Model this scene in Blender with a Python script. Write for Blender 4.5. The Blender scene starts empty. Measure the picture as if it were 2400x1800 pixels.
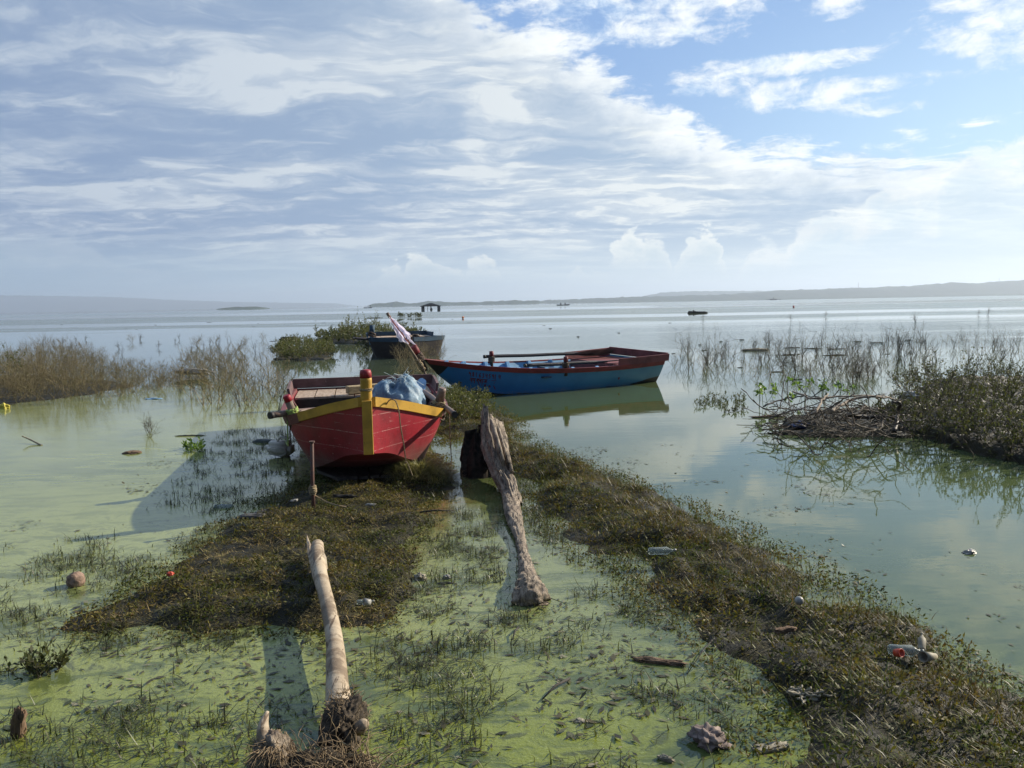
import bpy, bmesh, math, random
import numpy as np
from mathutils import Vector, Matrix, noise as mnoise
PI = math.pi
scene = bpy.context.scene
COL = scene.collection
# ------------------------------------------------------------------ camera
FPX, CAMH = 1803.0, 1.8
PITCH, ROLL = math.radians(6.02), math.radians(1.1)
cam_d = bpy.data.cameras.new('camera')
cam = bpy.data.objects.new('camera', cam_d)
COL.objects.link(cam)
cam_d.sensor_fit = 'HORIZONTAL'
cam_d.angle = 2 * math.atan(1200 / FPX)
cam_d.clip_start, cam_d.clip_end = 0.05, 30000
cam.matrix_world = Matrix.Translation((0, 0, CAMH)) @ Matrix.Rotation(PI/2 - PITCH, 4, 'X') @ Matrix.Rotation(-ROLL, 4, 'Z')
scene.camera = cam
scene.view_settings.view_transform = 'Standard'
scene.view_settings.look = 'None'
scene.view_settings.gamma = 1
scene.view_settings.exposure = 0.54
# ------------------------------------------------------------------ node expressions
class NT:
    def __init__(s, tree): s.t = tree; s.n = tree.nodes; s.l = tree.links
    def new(s, t): return s.n.new(t)
    def plug(s, sock, v):
        if isinstance(v, X): s.l.new(v.o, sock)
        elif isinstance(v, bpy.types.NodeSocket): s.l.new(v, sock)
        else:
            if isinstance(v, (tuple, list)) and sock.type == 'RGBA' and len(v) == 3: v = (*v, 1)
            sock.default_value = v
    def math(s, op, *a, clamp=False):
        n = s.new('ShaderNodeMath'); n.operation = op; n.use_clamp = clamp
        for i, v in enumerate(a): s.plug(n.inputs[i], v)
        return X(s, n.outputs[0])
    def sm(s, v, a, b, c=0., d=1.):          # smooth step from a to b
        n = s.new('ShaderNodeMapRange'); n.interpolation_type = 'SMOOTHSTEP'
        for i, q in enumerate((v, a, b, c, d)): s.plug(n.inputs[i], q)
        return X(s, n.outputs[0])
    def lin(s, v, a, b, c=0., d=1.):
        n = s.new('ShaderNodeMapRange')
        for i, q in enumerate((v, a, b, c, d)): s.plug(n.inputs[i], q)
        return X(s, n.outputs[0])
    def mix(s, f, a, b, mode='MIX'):
        n = s.new('ShaderNodeMix'); n.data_type = 'RGBA'; n.blend_type = mode
        s.plug(n.inputs[0], f); s.plug(n.inputs[6], a); s.plug(n.inputs[7], b)
        return X(s, n.outputs[2])
    def ramp(s, f, stops, interp='LINEAR'):
        n = s.new('ShaderNodeValToRGB'); r = n.color_ramp; r.interpolation = interp
        while len(r.elements) < len(stops): r.elements.new(0.5)
        for e, (p, c) in zip(r.elements, stops):
            e.position = p; e.color = (c, c, c, 1) if isinstance(c, (int, float)) else (*c, 1)
        s.plug(n.inputs[0], f)
        return X(s, n.outputs[0])
    def comb(s, x, y, z):
        n = s.new('ShaderNodeCombineXYZ')
        for i, q in enumerate((x, y, z)): s.plug(n.inputs[i], q)
        return X(s, n.outputs[0])
    def sep(s, v):
        n = s.new('ShaderNodeSeparateXYZ'); s.plug(n.inputs[0], v)
        return [X(s, o) for o in n.outputs]
    def noise(s, v, scale, det=4, rough=.5, dist=0., col=False):
        n = s.new('ShaderNodeTexNoise'); s.plug(n.inputs['Vector'], v)
        n.inputs['Scale'].default_value = scale; n.inputs['Detail'].default_value = det
        n.inputs['Roughness'].default_value = rough; n.inputs['Distortion'].default_value = dist
        return X(s, n.outputs['Color' if col else 'Fac'])
    def voro(s, v, scale, feat='F1', out='Distance', rnd=1.):
        n = s.new('ShaderNodeTexVoronoi'); n.feature = feat; s.plug(n.inputs['Vector'], v)
        n.inputs['Scale'].default_value = scale; n.inputs['Randomness'].default_value = rnd
        return X(s, n.outputs[out])
    def vmul(s, v, k):
        n = s.new('ShaderNodeVectorMath'); n.operation = 'MULTIPLY'; s.plug(n.inputs[0], v); n.inputs[1].default_value = k
        return X(s, n.outputs[0])
    def vadd(s, v, k):
        n = s.new('ShaderNodeVectorMath'); n.operation = 'ADD'; s.plug(n.inputs[0], v); s.plug(n.inputs[1], k)
        return X(s, n.outputs[0])
    def obj(s): return X(s, s.new('ShaderNodeTexCoord').outputs['Object'])
    def gen(s): return X(s, s.new('ShaderNodeTexCoord').outputs['Generated'])
    def island(s): return X(s, s.new('ShaderNodeNewGeometry').outputs['Random Per Island'])
    def bump(s, h, strength=.5, dist=.01):
        n = s.new('ShaderNodeBump'); s.plug(n.inputs['Height'], h); s.plug(n.inputs['Strength'], strength)
        n.inputs['Distance'].default_value = dist
        return X(s, n.outputs[0])
class X:
    def __init__(s, nt, o): s.nt = nt; s.o = o
    def __add__(s, b): return s.nt.math('ADD', s, b)
    __radd__ = __add__
    def __mul__(s, b): return s.nt.math('MULTIPLY', s, b)
    __rmul__ = __mul__
    def __sub__(s, b): return s.nt.math('SUBTRACT', s, b)
    def __rsub__(s, b): return s.nt.math('SUBTRACT', b, s)
    def __truediv__(s, b): return s.nt.math('DIVIDE', s, b)
    def max(s, b): return s.nt.math('MAXIMUM', s, b)
    def min(s, b): return s.nt.math('MINIMUM', s, b)
    def cl(s): return s.nt.math('ADD', s, 0., clamp=True)
# ------------------------------------------------------------------ sun and sky
SUN_AZ, SUN_EL = math.radians(63), math.radians(27)       # azimuth clockwise from +Y
sdir = Vector((math.sin(SUN_AZ)*math.cos(SUN_EL), math.cos(SUN_AZ)*math.cos(SUN_EL), math.sin(SUN_EL)))
sun_l = bpy.data.lights.new('sun', 'SUN'); sun_l.energy = 5.0; sun_l.angle = math.radians(.5); sun_l.color = (1, .90, .74)
sun = bpy.data.objects.new('sun', sun_l); COL.objects.link(sun)
sun.rotation_euler = sdir.to_track_quat('Z', 'Y').to_euler()
world = bpy.data.worlds.new('World'); scene.world = world; world.use_nodes = True
world.node_tree.nodes.clear()
N = NT(world.node_tree)
sky = N.new('ShaderNodeTexSky'); sky.sky_type = 'NISHITA'; sky.sun_disc = False
sky.sun_elevation = SUN_EL; sky.sun_rotation = SUN_AZ; sky.air_density = 1.0; sky.dust_density = .6; sky.ozone_density = 2.5
d = N.gen(); dx, dy, dz = N.sep(d)
az = N.math('ARCTAN2', dx, dy); el = N.math('ARCSINE', dz)
zz = dz.max(0.) + .10
P = N.comb(dx / zz, dy / zz, 0.)                          # a flat cloud deck seen in perspective
wv = N.noise(P, .9, 3, .5)
Pw = N.vadd(P, N.vmul(N.noise(P, 1.1, 4, .6, col=True), (.55, .8, 0)))
big = N.noise(N.vmul(Pw, (.6, 1., 1.)), .62, 4, .5)
fine = N.noise(N.vmul(Pw, (.8, 1.25, 1.)), 3.4, 7, .62)
streak = N.noise(N.vmul(Pw, (.55, 1.35, 1.)), 1.7, 7, .6)
ang = N.comb(az, el * 1.6, 0.)
afine = N.noise(ang, 22., 6, .62)
acum = N.noise(ang, 14., 7, .6, .4)
# the grey sheet's upper edge, elevation as a function of azimuth
eb = N.ramp(N.lin(az, -.75, .75), [(0., .95), (.36, .92), (.46, .74), (.548, .63), (.61, .50), (.655, .41), (.70, .365), (.78, .33), (.89, .31), (1., .40)]) * .5
edge = eb - el + (fine - .5) * .13 + (afine - .5) * .09
cover = N.sm(edge, -.010, .022)
rim = N.sm(edge, .075, .0) * N.sm(az, -.30, .12)
f2 = N.noise(N.vmul(Pw, (.9, 1.2, 1.)), 9., 6, .65)
lum = N.sm(big * .50 + streak * .40 + fine * .18 + f2 * .08, .50, .68)
lum2 = (lum * .72 + N.sm(fine * .7 + streak * .3, .47, .64) * .75 * N.sm(el, .02, .10) * N.sm(big, .36, .50)).cl()
sunny = N.sm(az, -.75, .62)
dark_c = N.mix(sunny, (1.95, 2.75, 4.25), (3.5, 4.65, 6.0))
lite_c = N.mix(sunny, (4.15, 4.85, 5.75), (7.9, 8.2, 8.0))
sheet = N.mix(lum2, dark_c, lite_c)
sheet = N.mix(rim * .85 * N.sm(fine, .3, .55), sheet, (9.2, 9.4, 9.2))
# blue sky with white puffs and streaks
sk = N.mix(N.sm(az, 0., .60), (2.2, 3.7, 6.5), (4.2, 6.3, 8.3))
sk = N.mix(N.sm(el, .42, .15), (2.1, 3.6, 6.5), sk)
blue = N.mix(.78, X(N, sky.outputs[0]), sk)
def blob(a, e, ra, re):
    u = (az - a) * (1 / ra); v = (el - e) * (1 / re)
    return N.sm(u * u + v * v, 1.6, 0.)
puff = blob(.21, .345, .13, .055).max(blob(.40, .34, .035, .05)).max(blob(.35, .235, .09, .022)).max(blob(.33, .268, .13, .016))
puff = puff.max(blob(.00, .40, .16, .05) * .9).max(blob(.07, .33, .07, .04) * .8).max(blob(.26, .255, .06, .02)).max(blob(.44, .235, .10, .012)).max(blob(.60, .305, .13, .085)).max(blob(.45, .215, .06, .016) * .8).max(blob(.10, .37, .16, .05) * .8).max(N.sm(el, .42, .7) * .62)
pn = N.noise(N.vadd(ang, N.vmul(N.noise(ang, 9., 4, .6, col=True), (.05, .05, 0))), 17., 8, .66, .2)
pst = N.noise(N.vmul(N.vadd(ang, N.comb(el * -.9, 0., 0.)), (.5, 1.6, 1.)), 17., 6, .6, .5)
pm = N.sm(puff * .27 + pn * .80 + pst * .50, .755, 1.0)
puffc = N.mix(N.sm(acum * .5 + pn * .5, .36, .56), (5.2, 6.6, 8.2), (7.9, 8.3, 8.5))
col = N.mix(pm, blue, puffc)
col = N.mix(cover, col, sheet)
# horizon haze
hz = N.mix(sunny, (2.9, 4.2, 5.35), (6.8, 7.7, 7.9))
col = N.mix(N.sm(el, .105, .008) * .9, col, hz)
# cumulus on the horizon
def cumulus(col, h, shade_c, lit_c, amt, base=.012, nz=None, soft=.006, lowc=0., na=.085):
    nz = acum if nz is None else nz
    dlt = h + (nz - .5) * na * N.sm(h, 0., .03) + (afine - .5) * .03 * N.sm(h, 0., .03) - el
    m = N.sm(dlt, 0., soft) * N.sm(el, base, base + .05) * N.sm(h, .004, .012) * N.sm(nz * .6 + afine * .4 + lowc, .40, .50)
    lit = N.sm(dlt + (afine - .5) * .08, .05, .0)
    return N.mix(m * amt, col, N.mix(lit, shade_c, lit_c))
def bumps(lst):
    r = None
    for a, w, hh in lst:
        u = (az - a) * (1 / w)
        q = N.sm(u * u, 1., 0.) * hh
        r = q if r is None else r.max(q)
    return r
col = cumulus(col, bumps([(-.55, .12, .085), (-.66, .09, .07), (-.42, .1, .05)]), (3.1, 4.1, 5.2), (3.9, 4.7, 5.6), .55, .012, None, .01, .2)
col = cumulus(col, bumps([(-.115, .03, .066), (-.085, .05, .05), (-.035, .035, .066), (-.155, .04, .042), (.155, .05, .078), (.185, .03, .088), (.24, .045, .084), (.11, .05, .05)]), (5.6, 6.5, 6.8), (8.7, 8.8, 8.2), .72, .018, None, .009, 0., .15)
col = cumulus(col, bumps([(.40, .10, .10), (.47, .08, .125), (.56, .10, .165), (.66, .12, .19), (.33, .06, .07)]), (5.6, 6.8, 7.5), (8.4, 8.5, 8.1), .60, .01, None, .010, .2)
# behind the camera: darkened sky
col = N.mix(1., col, N.mix(N.sm(dy, .25, -.5), (1., 1., 1.), (.32, .36, .42)), 'MULTIPLY')      # unseen sky behind the camera darkened to cut fill light on shaded sides
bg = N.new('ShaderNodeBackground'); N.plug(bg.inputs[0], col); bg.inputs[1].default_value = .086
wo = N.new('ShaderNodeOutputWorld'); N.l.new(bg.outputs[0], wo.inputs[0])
# ------------------------------------------------------------------ geometry helpers
_f = Vector((0, math.cos(PITCH), -math.sin(PITCH))); _r0 = Vector((1, 0, 0)); _u0 = Vector((0, math.sin(PITCH), math.cos(PITCH)))
_r = _r0 * math.cos(ROLL) - _u0 * math.sin(ROLL); _u = _u0 * math.cos(ROLL) + _r0 * math.sin(ROLL)
def ray(px, py): return _f + _r * ((px - 1200) / FPX) - _u * ((py - 900) / FPX)
def U(px, py, z=0.):
    q = ray(px, py); return q * ((z - CAMH) / q.z) + Vector((0, 0, CAMH))
def V(px, py, Y):
    q = ray(px, py); return q * (Y / q.y) + Vector((0, 0, CAMH))
def tag(o, label=None, cat=None, group=None, kind=None):
    if label: o['label'] = label
    if cat: o['category'] = cat
    if group: o['group'] = group
    if kind: o['kind'] = kind
    return o
def empty(name, loc, rot=(0, 0, 0)):
    o = bpy.data.objects.new(name, None); COL.objects.link(o); o.location = loc; o.rotation_euler = rot; o.empty_display_size = .1
    return o
def mesh(name, verts, faces, mat, parent=None, smooth=False, mats=None, mi=None):
    me = bpy.data.meshes.new(name)
    if isinstance(verts, np.ndarray) and isinstance(faces, np.ndarray):
        nv, nf, k = len(verts), len(faces), faces.shape[1]
        me.vertices.add(nv); me.vertices.foreach_set('co', verts.astype(np.float32).ravel())
        me.loops.add(nf * k); me.loops.foreach_set('vertex_index', faces.astype(np.int32).ravel())
        me.polygons.add(nf); me.polygons.foreach_set('loop_start', np.arange(0, nf * k, k, dtype=np.int32))
        me.update(calc_edges=True)
    else:
        me.from_pydata([tuple(v) for v in verts], [], [tuple(f) for f in faces]); me.update()
    for m in (mats or [mat]): me.materials.append(m)
    if mi is not None: me.polygons.foreach_set('material_index', np.array(mi, dtype=np.int32))
    if smooth: me.polygons.foreach_set('use_smooth', np.ones(len(me.polygons), dtype=bool))
    o = bpy.data.objects.new(name, me); COL.objects.link(o)
    if parent: o.parent = parent
    return o
class MB:
    """collects shapes into one mesh"""
    def __init__(s): s.v = []; s.f = []
    def add(s, vs, fs):
        b = len(s.v); s.v += [Vector(v) for v in vs]; s.f += [tuple(i + b for i in f) for f in fs]
    def box(s, c, size, R=None, bev=.15):
        """box with chamfered edges, R a 3x3 rotation"""
        hx, hy, hz = (q / 2 for q in size); b = min(hx, hy, hz) * bev * 2 * .5
        bm = bmesh.new(); bmesh.ops.create_cube(bm, size=1)
        for v in bm.verts: v.co = Vector((v.co.x * hx * 2, v.co.y * hy * 2, v.co.z * hz * 2))
        if b > 1e-5: bmesh.ops.bevel(bm, geom=bm.edges[:], offset=b, segments=1, affect='EDGES')
        bm.verts.index_update()
        R = R or Matrix.Identity(3)
        s.add([R @ v.co + Vector(c) for v in bm.verts], [[v.index for v in f.verts] for f in bm.faces]); bm.free()
    def beam(s, a, b, w, h, up=(0, 0, 1), bev=.2):
        a, b = Vector(a), Vector(b); y = (b - a); L = y.length; y.normalize()
        x = y.cross(Vector(up)).normalized(); z = x.cross(y)
        s.box((a + b) / 2, (w, L, h), Matrix((x, y, z)).transposed(), bev)
    def tube(s, pts, rad, n=8, caps=True, nz=0., nf=6., seed=0, sq=None):
        pts = [Vector(p) for p in pts]; m = len(pts)
        if not hasattr(rad, '__len__'): rad = [rad] * m
        rings = []; ref = None
        for i, p in enumerate(pts):
            t = (pts[min(i + 1, m - 1)] - pts[max(i - 1, 0)]).normalized()
            if ref is None:
                ref = Vector((0, 0, 1)) if abs(t.z) < .9 else Vector((1, 0, 0))
            x = (ref - t * ref.dot(t)).normalized(); y = t.cross(x); ref = x
            rg = []
            for k in range(n):
                a = 2 * PI * k / n; dr = x * math.cos(a) + y * math.sin(a)
                rr = rad[i]
                if sq: dr = x * math.cos(a) * sq[0] + y * math.sin(a) * sq[1]
                q = p + dr * rr
                if nz: q = p + dr * rr * (1 + nz * mnoise.fractal(q * nf + Vector((seed, 0, 0)), 1., 2., 3))
                rg.append(q)
            rings.append(rg)
        vs = [q for r in rings for q in r]; fs = []
        for i in range(m - 1):
            for k in range(n):
                k2 = (k + 1) % n; fs.append((i * n + k, i * n + k2, (i + 1) * n + k2, (i + 1) * n + k))
        if caps: fs.append(tuple(range(n - 1, -1, -1))); fs.append(tuple((m - 1) * n + k for k in range(n)))
        s.add(vs, fs)
    def build(s, name, mat, parent=None, smooth=False):
        o = mesh(name, s.v, s.f, mat, parent)
        if smooth:
            for p in o.data.polygons: p.use_smooth = len(p.vertices) <= 4
        return o
def smooth_path(pts, n=6):
    """Catmull-Rom through points (tuples of any length)"""
    P_ = [np.array(p, float) for p in pts]; P_ = [2 * P_[0] - P_[1]] + P_ + [2 * P_[-1] - P_[-2]]; out = []
    for i in range(1, len(P_) - 2):
        a, b, c, e = P_[i-1:i+3]
        for k in range(n):
            t = k / n; out.append(.5 * ((2*b) + (-a + c) * t + (2*a - 5*b + 4*c - e) * t*t + (-a + 3*b - 3*c + e) * t**3))
    out.append(P_[-2]); return out
def material(name, fn):
    m = bpy.data.materials.new(name); m.use_nodes = True; n = NT(m.node_tree); n.n.clear()
    out = n.new('ShaderNodeOutputMaterial'); b = n.new('ShaderNodeBsdfPrincipled'); n.l.new(b.outputs[0], out.inputs[0])
    def S(**k):
        for a, v in k.items(): n.plug(b.inputs[{'col': 'Base Color', 'rough': 'Roughness', 'nor': 'Normal', 'metal': 'Metallic', 'spec': 'Specular IOR Level', 'ior': 'IOR',
                                                'trans': 'Transmission Weight', 'alpha': 'Alpha', 'sub': 'Subsurface Weight', 'coat': 'Coat Weight', 'sheen': 'Sheen Weight'}[a]], v)
    fn(n, S, b, out); return m
# ------------------------------------------------------------------ water: opaque algae-green body under a glossy surface
def water_fn(n, S, b, out):
    p = n.obj(); x, y, z = n.sep(p)
    w1 = n.noise(p, .35, 3, .5, col=True)
    pw = n.vadd(p, n.vmul(w1, (2.2, 2.2, 0)))
    pf = n.vadd(p, n.vmul(n.noise(p, 1.6, 3, .5, col=True), (.55, .35, 0)))
    big = n.noise(n.vmul(pw, (.6, 1.3, 1)), .35, 4, .55)
    stream = n.noise(n.vmul(pf, (1., 3.2, 1)), 1.5, 6, .6, .6)
    small = n.noise(n.vmul(pf, (1., 1.6, 1)), 5.5, 5, .62, .5)
    speck = n.noise(p, 60., 3, .6)
    near = n.sm(y, 8.5, 3.6)
    left = n.sm(x + y * .13, 1.6, -1.8)
    far = n.sm(y, 11., 26.)
    # how much scum film floats on top: 0 clear murky water, 1 thick bright film
    film = (near * .62 + left * .62 * (1. - far)) + (big - .5) * .5 + (stream - .5) * .9
    film = n.sm(film, .10, .85)
    open_ = n.sm(x + y * .22, 2.75, 3.5)                 # the open water beyond the bank stays almost clear
    film = film * (1. - open_ * .75)
    gaps = n.sm(small * .5 + stream * .5, .42, .52) * .85 + .15
    filmn = film * n.mix(near, (1, 1, 1), gaps)
    body = n.mix(n.sm(y, 10., 30.), (.070, .092, .030), (.075, .10, .07))
    body = n.mix(n.sm(x, 0., 3.), body, (.078, .105, .042))
    fc = n.mix(n.sm(x + y * .1, -1.5, 2.5), (.262, .290, .100), (.165, .190, .072))
    fc = n.mix(near * n.sm(y, 4.6, 2.6), fc, (.172, .200, .024))
    fc = n.mix(n.sm(speck, .56, .70) * near * .55, fc, (.30, .35, .11))
    fc = n.mix(n.sm(small, .56, .66) * near * .75, fc, (.045, .052, .022))
    c = n.mix(filmn, body, fc)
    fleck = n.sm(n.voro(n.vadd(p, n.vmul(n.noise(p, 14., 3, .6, col=True), (.06, .06, 0))), 17.), .20, .12) * n.sm(n.noise(p, 2.3, 4, .6), .48, .60)
    c = n.mix(fleck * n.sm(y, 8., 5.) * .75 * (1. - open_ * .8), c, (.03, .034, .014))
    # muddy shallows beside the beached boat
    mx = (x + 1.15) * 1.1; my = (y - 7.0) * .8
    c = n.mix(n.sm(mx * mx + my * my + (small - .5) * 1.2, 1.1, .1) * .7, c, (.16, .10, .035))
    # bands of dull floating scum far out
    yb = y + x * .04 + (n.noise(n.vmul(p, (.02, .15, 1)), 1., 4, .6) - .5) * 40.
    band = n.sm(yb, 66., 70.) * n.sm(yb, 88., 84.) + n.sm(yb, 100., 106.) * n.sm(yb, 190., 175.) + n.sm(yb, 240., 300.) * n.sm(yb, 700., 500.) * .6
    band = (band * n.sm(n.noise(n.vmul(p, (.03, .3, 1)), 1., 5, .65), .25, .5)).cl()
    c = n.mix(band * .5, c, (.15, .17, .13)); band = band * .4
    # wind ripples
    rz = n.sm(y, 24., 30.) * n.sm(y, 62., 46.) * n.sm(x + y * .06, -4., 4.) * n.sm(n.noise(n.vmul(p, (.05, .2, 1)), 1., 3), .3, .55)
    rip = n.noise(n.vmul(p, (1., 2.6, 1)), 2.6, 3, .6)
    swell = n.noise(n.vmul(p, (.5, 1.6, 1)), .9, 3, .55)
    h = rip * (rz * 1.0 + .012) + swell * .03 + small * near * .05 * (1. - open_) + speck * filmn * near * .06 * (1. - open_)
    S(col=c, rough=n.mix(band, n.mix(filmn, (.03,) * 3, n.mix(open_, (.14,) * 3, (.04,) * 3)), (.55,) * 3), ior=1.43, spec=.5, nor=n.bump(h, 1., .055))
M_water = material('water', water_fn)
xs = np.concatenate([-np.geomspace(9000, 30, 14), np.linspace(-24, 24, 17), np.geomspace(30, 9000, 14)])
ys = np.concatenate([[-60, -10], np.linspace(0, 60, 21), np.geomspace(70, 12000, 16)])
gx, gy = np.meshgrid(xs, ys); wvx = np.stack([gx.ravel(), gy.ravel(), np.zeros(gx.size)], 1)
ii = np.arange(gx.size).reshape(gx.shape)
wf = np.stack([ii[:-1, :-1].ravel(), ii[:-1, 1:].ravel(), ii[1:, 1:].ravel(), ii[1:, :-1].ravel()], 1)
tag(mesh('water', wvx, wf, M_water), 'green algae-clouded lake water reflecting the clouds', kind='structure')
# ------------------------------------------------------------------ far hills
M_hill = material('hill', lambda n, S, b, o: S(col=n.mix(n.noise(n.obj(), .02, 5, .6), (.03, .05, .035), (.06, .08, .055)), rough=.95, spec=.1))
def hills(name, prof, Y, depth, label, seed, jag=2.2):
    """a ridge whose skyline follows (px, py) points, at distance Y; cross-section is a rounded hill"""
    px = np.array([p[0] for p in prof], float); py = np.array([p[1] for p in prof], float)
    n = 700; xs_ = np.linspace(px[0], px[-1], n); hs = np.interp(xs_, px, py); vs = []; rows = 7
    for k in range(rows):
        t = k / (rows - 1) * 2 - 1                      # -1 front foot .. 0 crest .. 1 back foot
        for i in range(n):
            q = V(xs_[i], hs[i], Y); yy = Y + t * depth
            ht = max(q.z, .5)
            tr = jag * (mnoise.fractal(Vector((q.x * .02, seed, t * 3)), .6, 2., 5) + .9 * abs(mnoise.noise(Vector((q.x * .05, seed + 7, t * 5)))) + .5 * abs(mnoise.noise(Vector((q.x * .13, seed + 2, t * 5)))))
            fade = min(1, (min(i, n - 1 - i)) / 25)
            z = (ht * (1 - abs(t) ** 1.6) + (tr if abs(t) < .95 else 0)) * fade - (.8 if abs(t) > .95 else .2)
            vs.append((q.x, yy + 6 * mnoise.noise(Vector((q.x * .01, t, 3.))), z))
    a = np.array(vs); idx = np.arange(rows * n).reshape(rows, n)
    f = np.stack([idx[:-1, :-1].ravel(), idx[:-1, 1:].ravel(), idx[1:, 1:].ravel(), idx[1:, :-1].ravel()], 1)
    tag(mesh(name, a, f, M_hill), label, kind='structure')
hills('hills', [(1180, 711), (1260, 706), (1330, 703), (1420, 699), (1540, 696), (1700, 691), (1830, 682), (1950, 678), (2060, 673), (2140, 671), (2230, 664), (2290, 665), (2360, 659), (2440, 655), (2560, 650), (2800, 640)], 2700, 300, 'long wooded ridge fading in haze on the right', 3, 5.)
hills('hills', [(1490, 697), (1560, 685), (1620, 683), (1700, 682), (1800, 682), (1920, 678), (2100, 674)], 4300, 300, 'paler second ridge behind the right ridge', 23, 4.)
hills('hills', [(862, 716), (880, 712), (930, 707), (965, 713), (1005, 705), (1050, 709), (1120, 708), (1200, 704), (1262, 705), (1275, 711)], 2100, 90, 'low wooded spit behind the hut', 9, 2.2)
hills('hills', [(525, 722), (545, 719), (600, 718.5), (620, 722)], 1500, 60, 'tiny flat island faint on the left horizon', 5, .8)
hills('hills', [(-500, 698), (-150, 692), (60, 693), (260, 696), (400, 703), (560, 708), (760, 711), (840, 714)], 7000, 500, 'faint blue mountain foot on the far left', 15, 5.)
# ------------------------------------------------------------------ haze
HZ = True
def haze_box():
    m = bpy.data.materials.new('haze'); m.use_nodes = True; n = NT(m.node_tree); n.n.clear()
    o = n.new('ShaderNodeOutputMaterial'); v = n.new('ShaderNodeVolumePrincipled')
    v.inputs['Color'].default_value = (.72, .84, 1, 1); v.inputs['Density'].default_value = .00024; v.inputs['Anisotropy'].default_value = .35
    n.l.new(v.outputs[0], o.inputs['Volume'])
    mb = MB(); mb.box((0, 3600, 64.), (15000, 7900, 132), bev=0)
    tag(mb.build('haze', m), 'pale haze over the lake', kind='stuff')
# ------------------------------------------------------------------ paints, woods, cloth
def paint(name, base, wear, rough=.42, amt=.5, dirt=(.05, .035, .025), seam=True, low=None, grime=None):
    def fn(n, S, b, o):
        p = n.obj(); x, y, z = n.sep(p)
        blot = n.noise(p, 3.2, 5, .6); fine_ = n.noise(p, 38., 5, .7)
        scr = n.noise(n.vmul(n.vadd(p, n.vmul(n.noise(p, 2., 2, .5, col=True), (.1, .1, .1))), (2.2, 2.2, 46.)), 2.2, 5, .7)
        scr2 = n.noise(n.vmul(p, (30., 30., 3.)), 2., 4, .75)
        c = n.mix(n.sm(blot, .38, .66), base, tuple(q * .62 for q in base))
        c = n.mix(n.sm(scr, .62, .72) * amt, c, wear); sd = n.noise(n.vadd(n.vmul(p, (14., 14., 9.)), n.comb(z * 6., 0., y * 5.)), 1.3, 3, .8); c = n.mix(n.sm(sd, .70, .74) * amt * .8, c, wear)
        c = n.mix(n.sm(scr2, .70, .78) * amt * .8, c, wear)
        c = n.mix(n.sm(fine_ * .6 + blot * .4, .60, .68) * amt, c, dirt)
        if seam:
            w = n.math('ABSOLUTE', n.math('PINGPONG', z + n.noise(p, .8, 2) * .05 + .03, .085))
            c = n.mix(n.sm(w, .005, .0015) * n.sm(blot * .4 + fine_ * .6, .40, .56) * .75, c, wear)
        if grime is not None:
            gm = n.sm(z + (blot - .5) * .35 + (scr2 - .5) * .2, grime, grime - .22); c = n.mix(gm * .75, c, (.11, .075, .06))
            drip = n.noise(n.vmul(p, (9., 9., .8)), 2.2, 5, .7); c = n.mix(n.sm(drip, .56, .68) * .45, c, tuple(q * .4 for q in base)); c = n.mix(n.sm(n.noise(p, 1.7, 3, .5), .50, .62) * .35, c, (.34, .05, .06))
        if low is not None:
            k = n.sm(z + (blot - .5) * .12, low + .05, low)
            c = n.mix(k, c, (.02, .018, .016)); c = n.mix(k * n.sm(fine_, .55, .65) * .5, c, (.22, .20, .17))
        S(col=c, rough=n.mix(fine_, (rough,) * 3, (rough + .3,) * 3), spec=.45, nor=n.bump(scr * .3 + fine_ * .5 + blot * .4, .35, .006))
    return material(name, fn)
def wood(name, a, b_, rough=.75, gs=(1.5, 1.5, 14.), axis_scale=None, bs=.5, crack=(.03, .02, .015)):
    def fn(n, S, b, o):
        p = n.obj(); sc = axis_scale or gs
        g = n.noise(n.vmul(n.vadd(p, n.vmul(n.noise(p, 1.5, 2, .5, col=True), (.15, .15, .15))), sc), 3., 6, .62)
        m = n.noise(p, 4., 4, .6)
        c = n.mix(n.sm(g * .7 + m * .3, .35, .66), a, b_)
        c = n.mix(n.sm(g, .64, .70) * .7, c, crack)
        S(col=c, rough=rough, spec=.25, nor=n.bump(g + m * .4, bs, .012))
    return material(name, fn)
def plain(name, c1, c2, rough=.6, scale=12., bs=.2, spec=.4, metal=0., sub=0.):
    def fn(n, S, b, o):
        f = n.noise(n.obj(), scale, 5, .6)
        S(col=n.mix(n.sm(f, .35, .65), c1, c2), rough=rough, spec=spec, metal=metal, nor=n.bump(f, bs, .01))
        if sub: S(sub=sub)
    return material(name, fn)
M_red = paint('red_paint', (.30, .008, .020), (.55, .30, .27), .40, 1., grime=.44)
M_redbrown = paint('red_brown_paint', (.17, .045, .045), (.34, .24, .20), .55, .55, seam=False)
M_yellow = paint('yellow_paint', (.56, .32, .035), (.16, .10, .035), .45, .9, seam=False)
M_blue = paint('blue_paint', (.022, .125, .30), (.16, .26, .34), .42, .35, seam=False, low=.035)
M_blue_in = paint('pale_blue_paint', (.16, .38, .62), (.45, .50, .5), .5, .4, seam=False)
M_darkred = paint('dark_red_paint', (.20, .018, .022), (.30, .16, .13), .5, .45, seam=False)
M_maroon = paint('maroon_worn_paint', (.20, .055, .055), (.36, .25, .22), .6, .9, seam=False)
M_stern = paint('faded_stern_paint', (.15, .085, .085), (.33, .25, .22), .7, .9, seam=False)
M_navy = paint('faded_navy_paint', (.025, .065, .11), (.18, .22, .25), .6, .5, seam=False)
M_greyhull = paint('weathered_dark_hull', (.034, .028, .026), (.20, .18, .155), .8, .9, seam=False)
M_tar = plain('black_tar', (.008, .008, .009), (.02, .018, .017), .6)
M_plank = wood('pale_planks', (.46, .36, .27), (.30, .215, .15), axis_scale=(10., 1.2, 10.))
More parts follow.
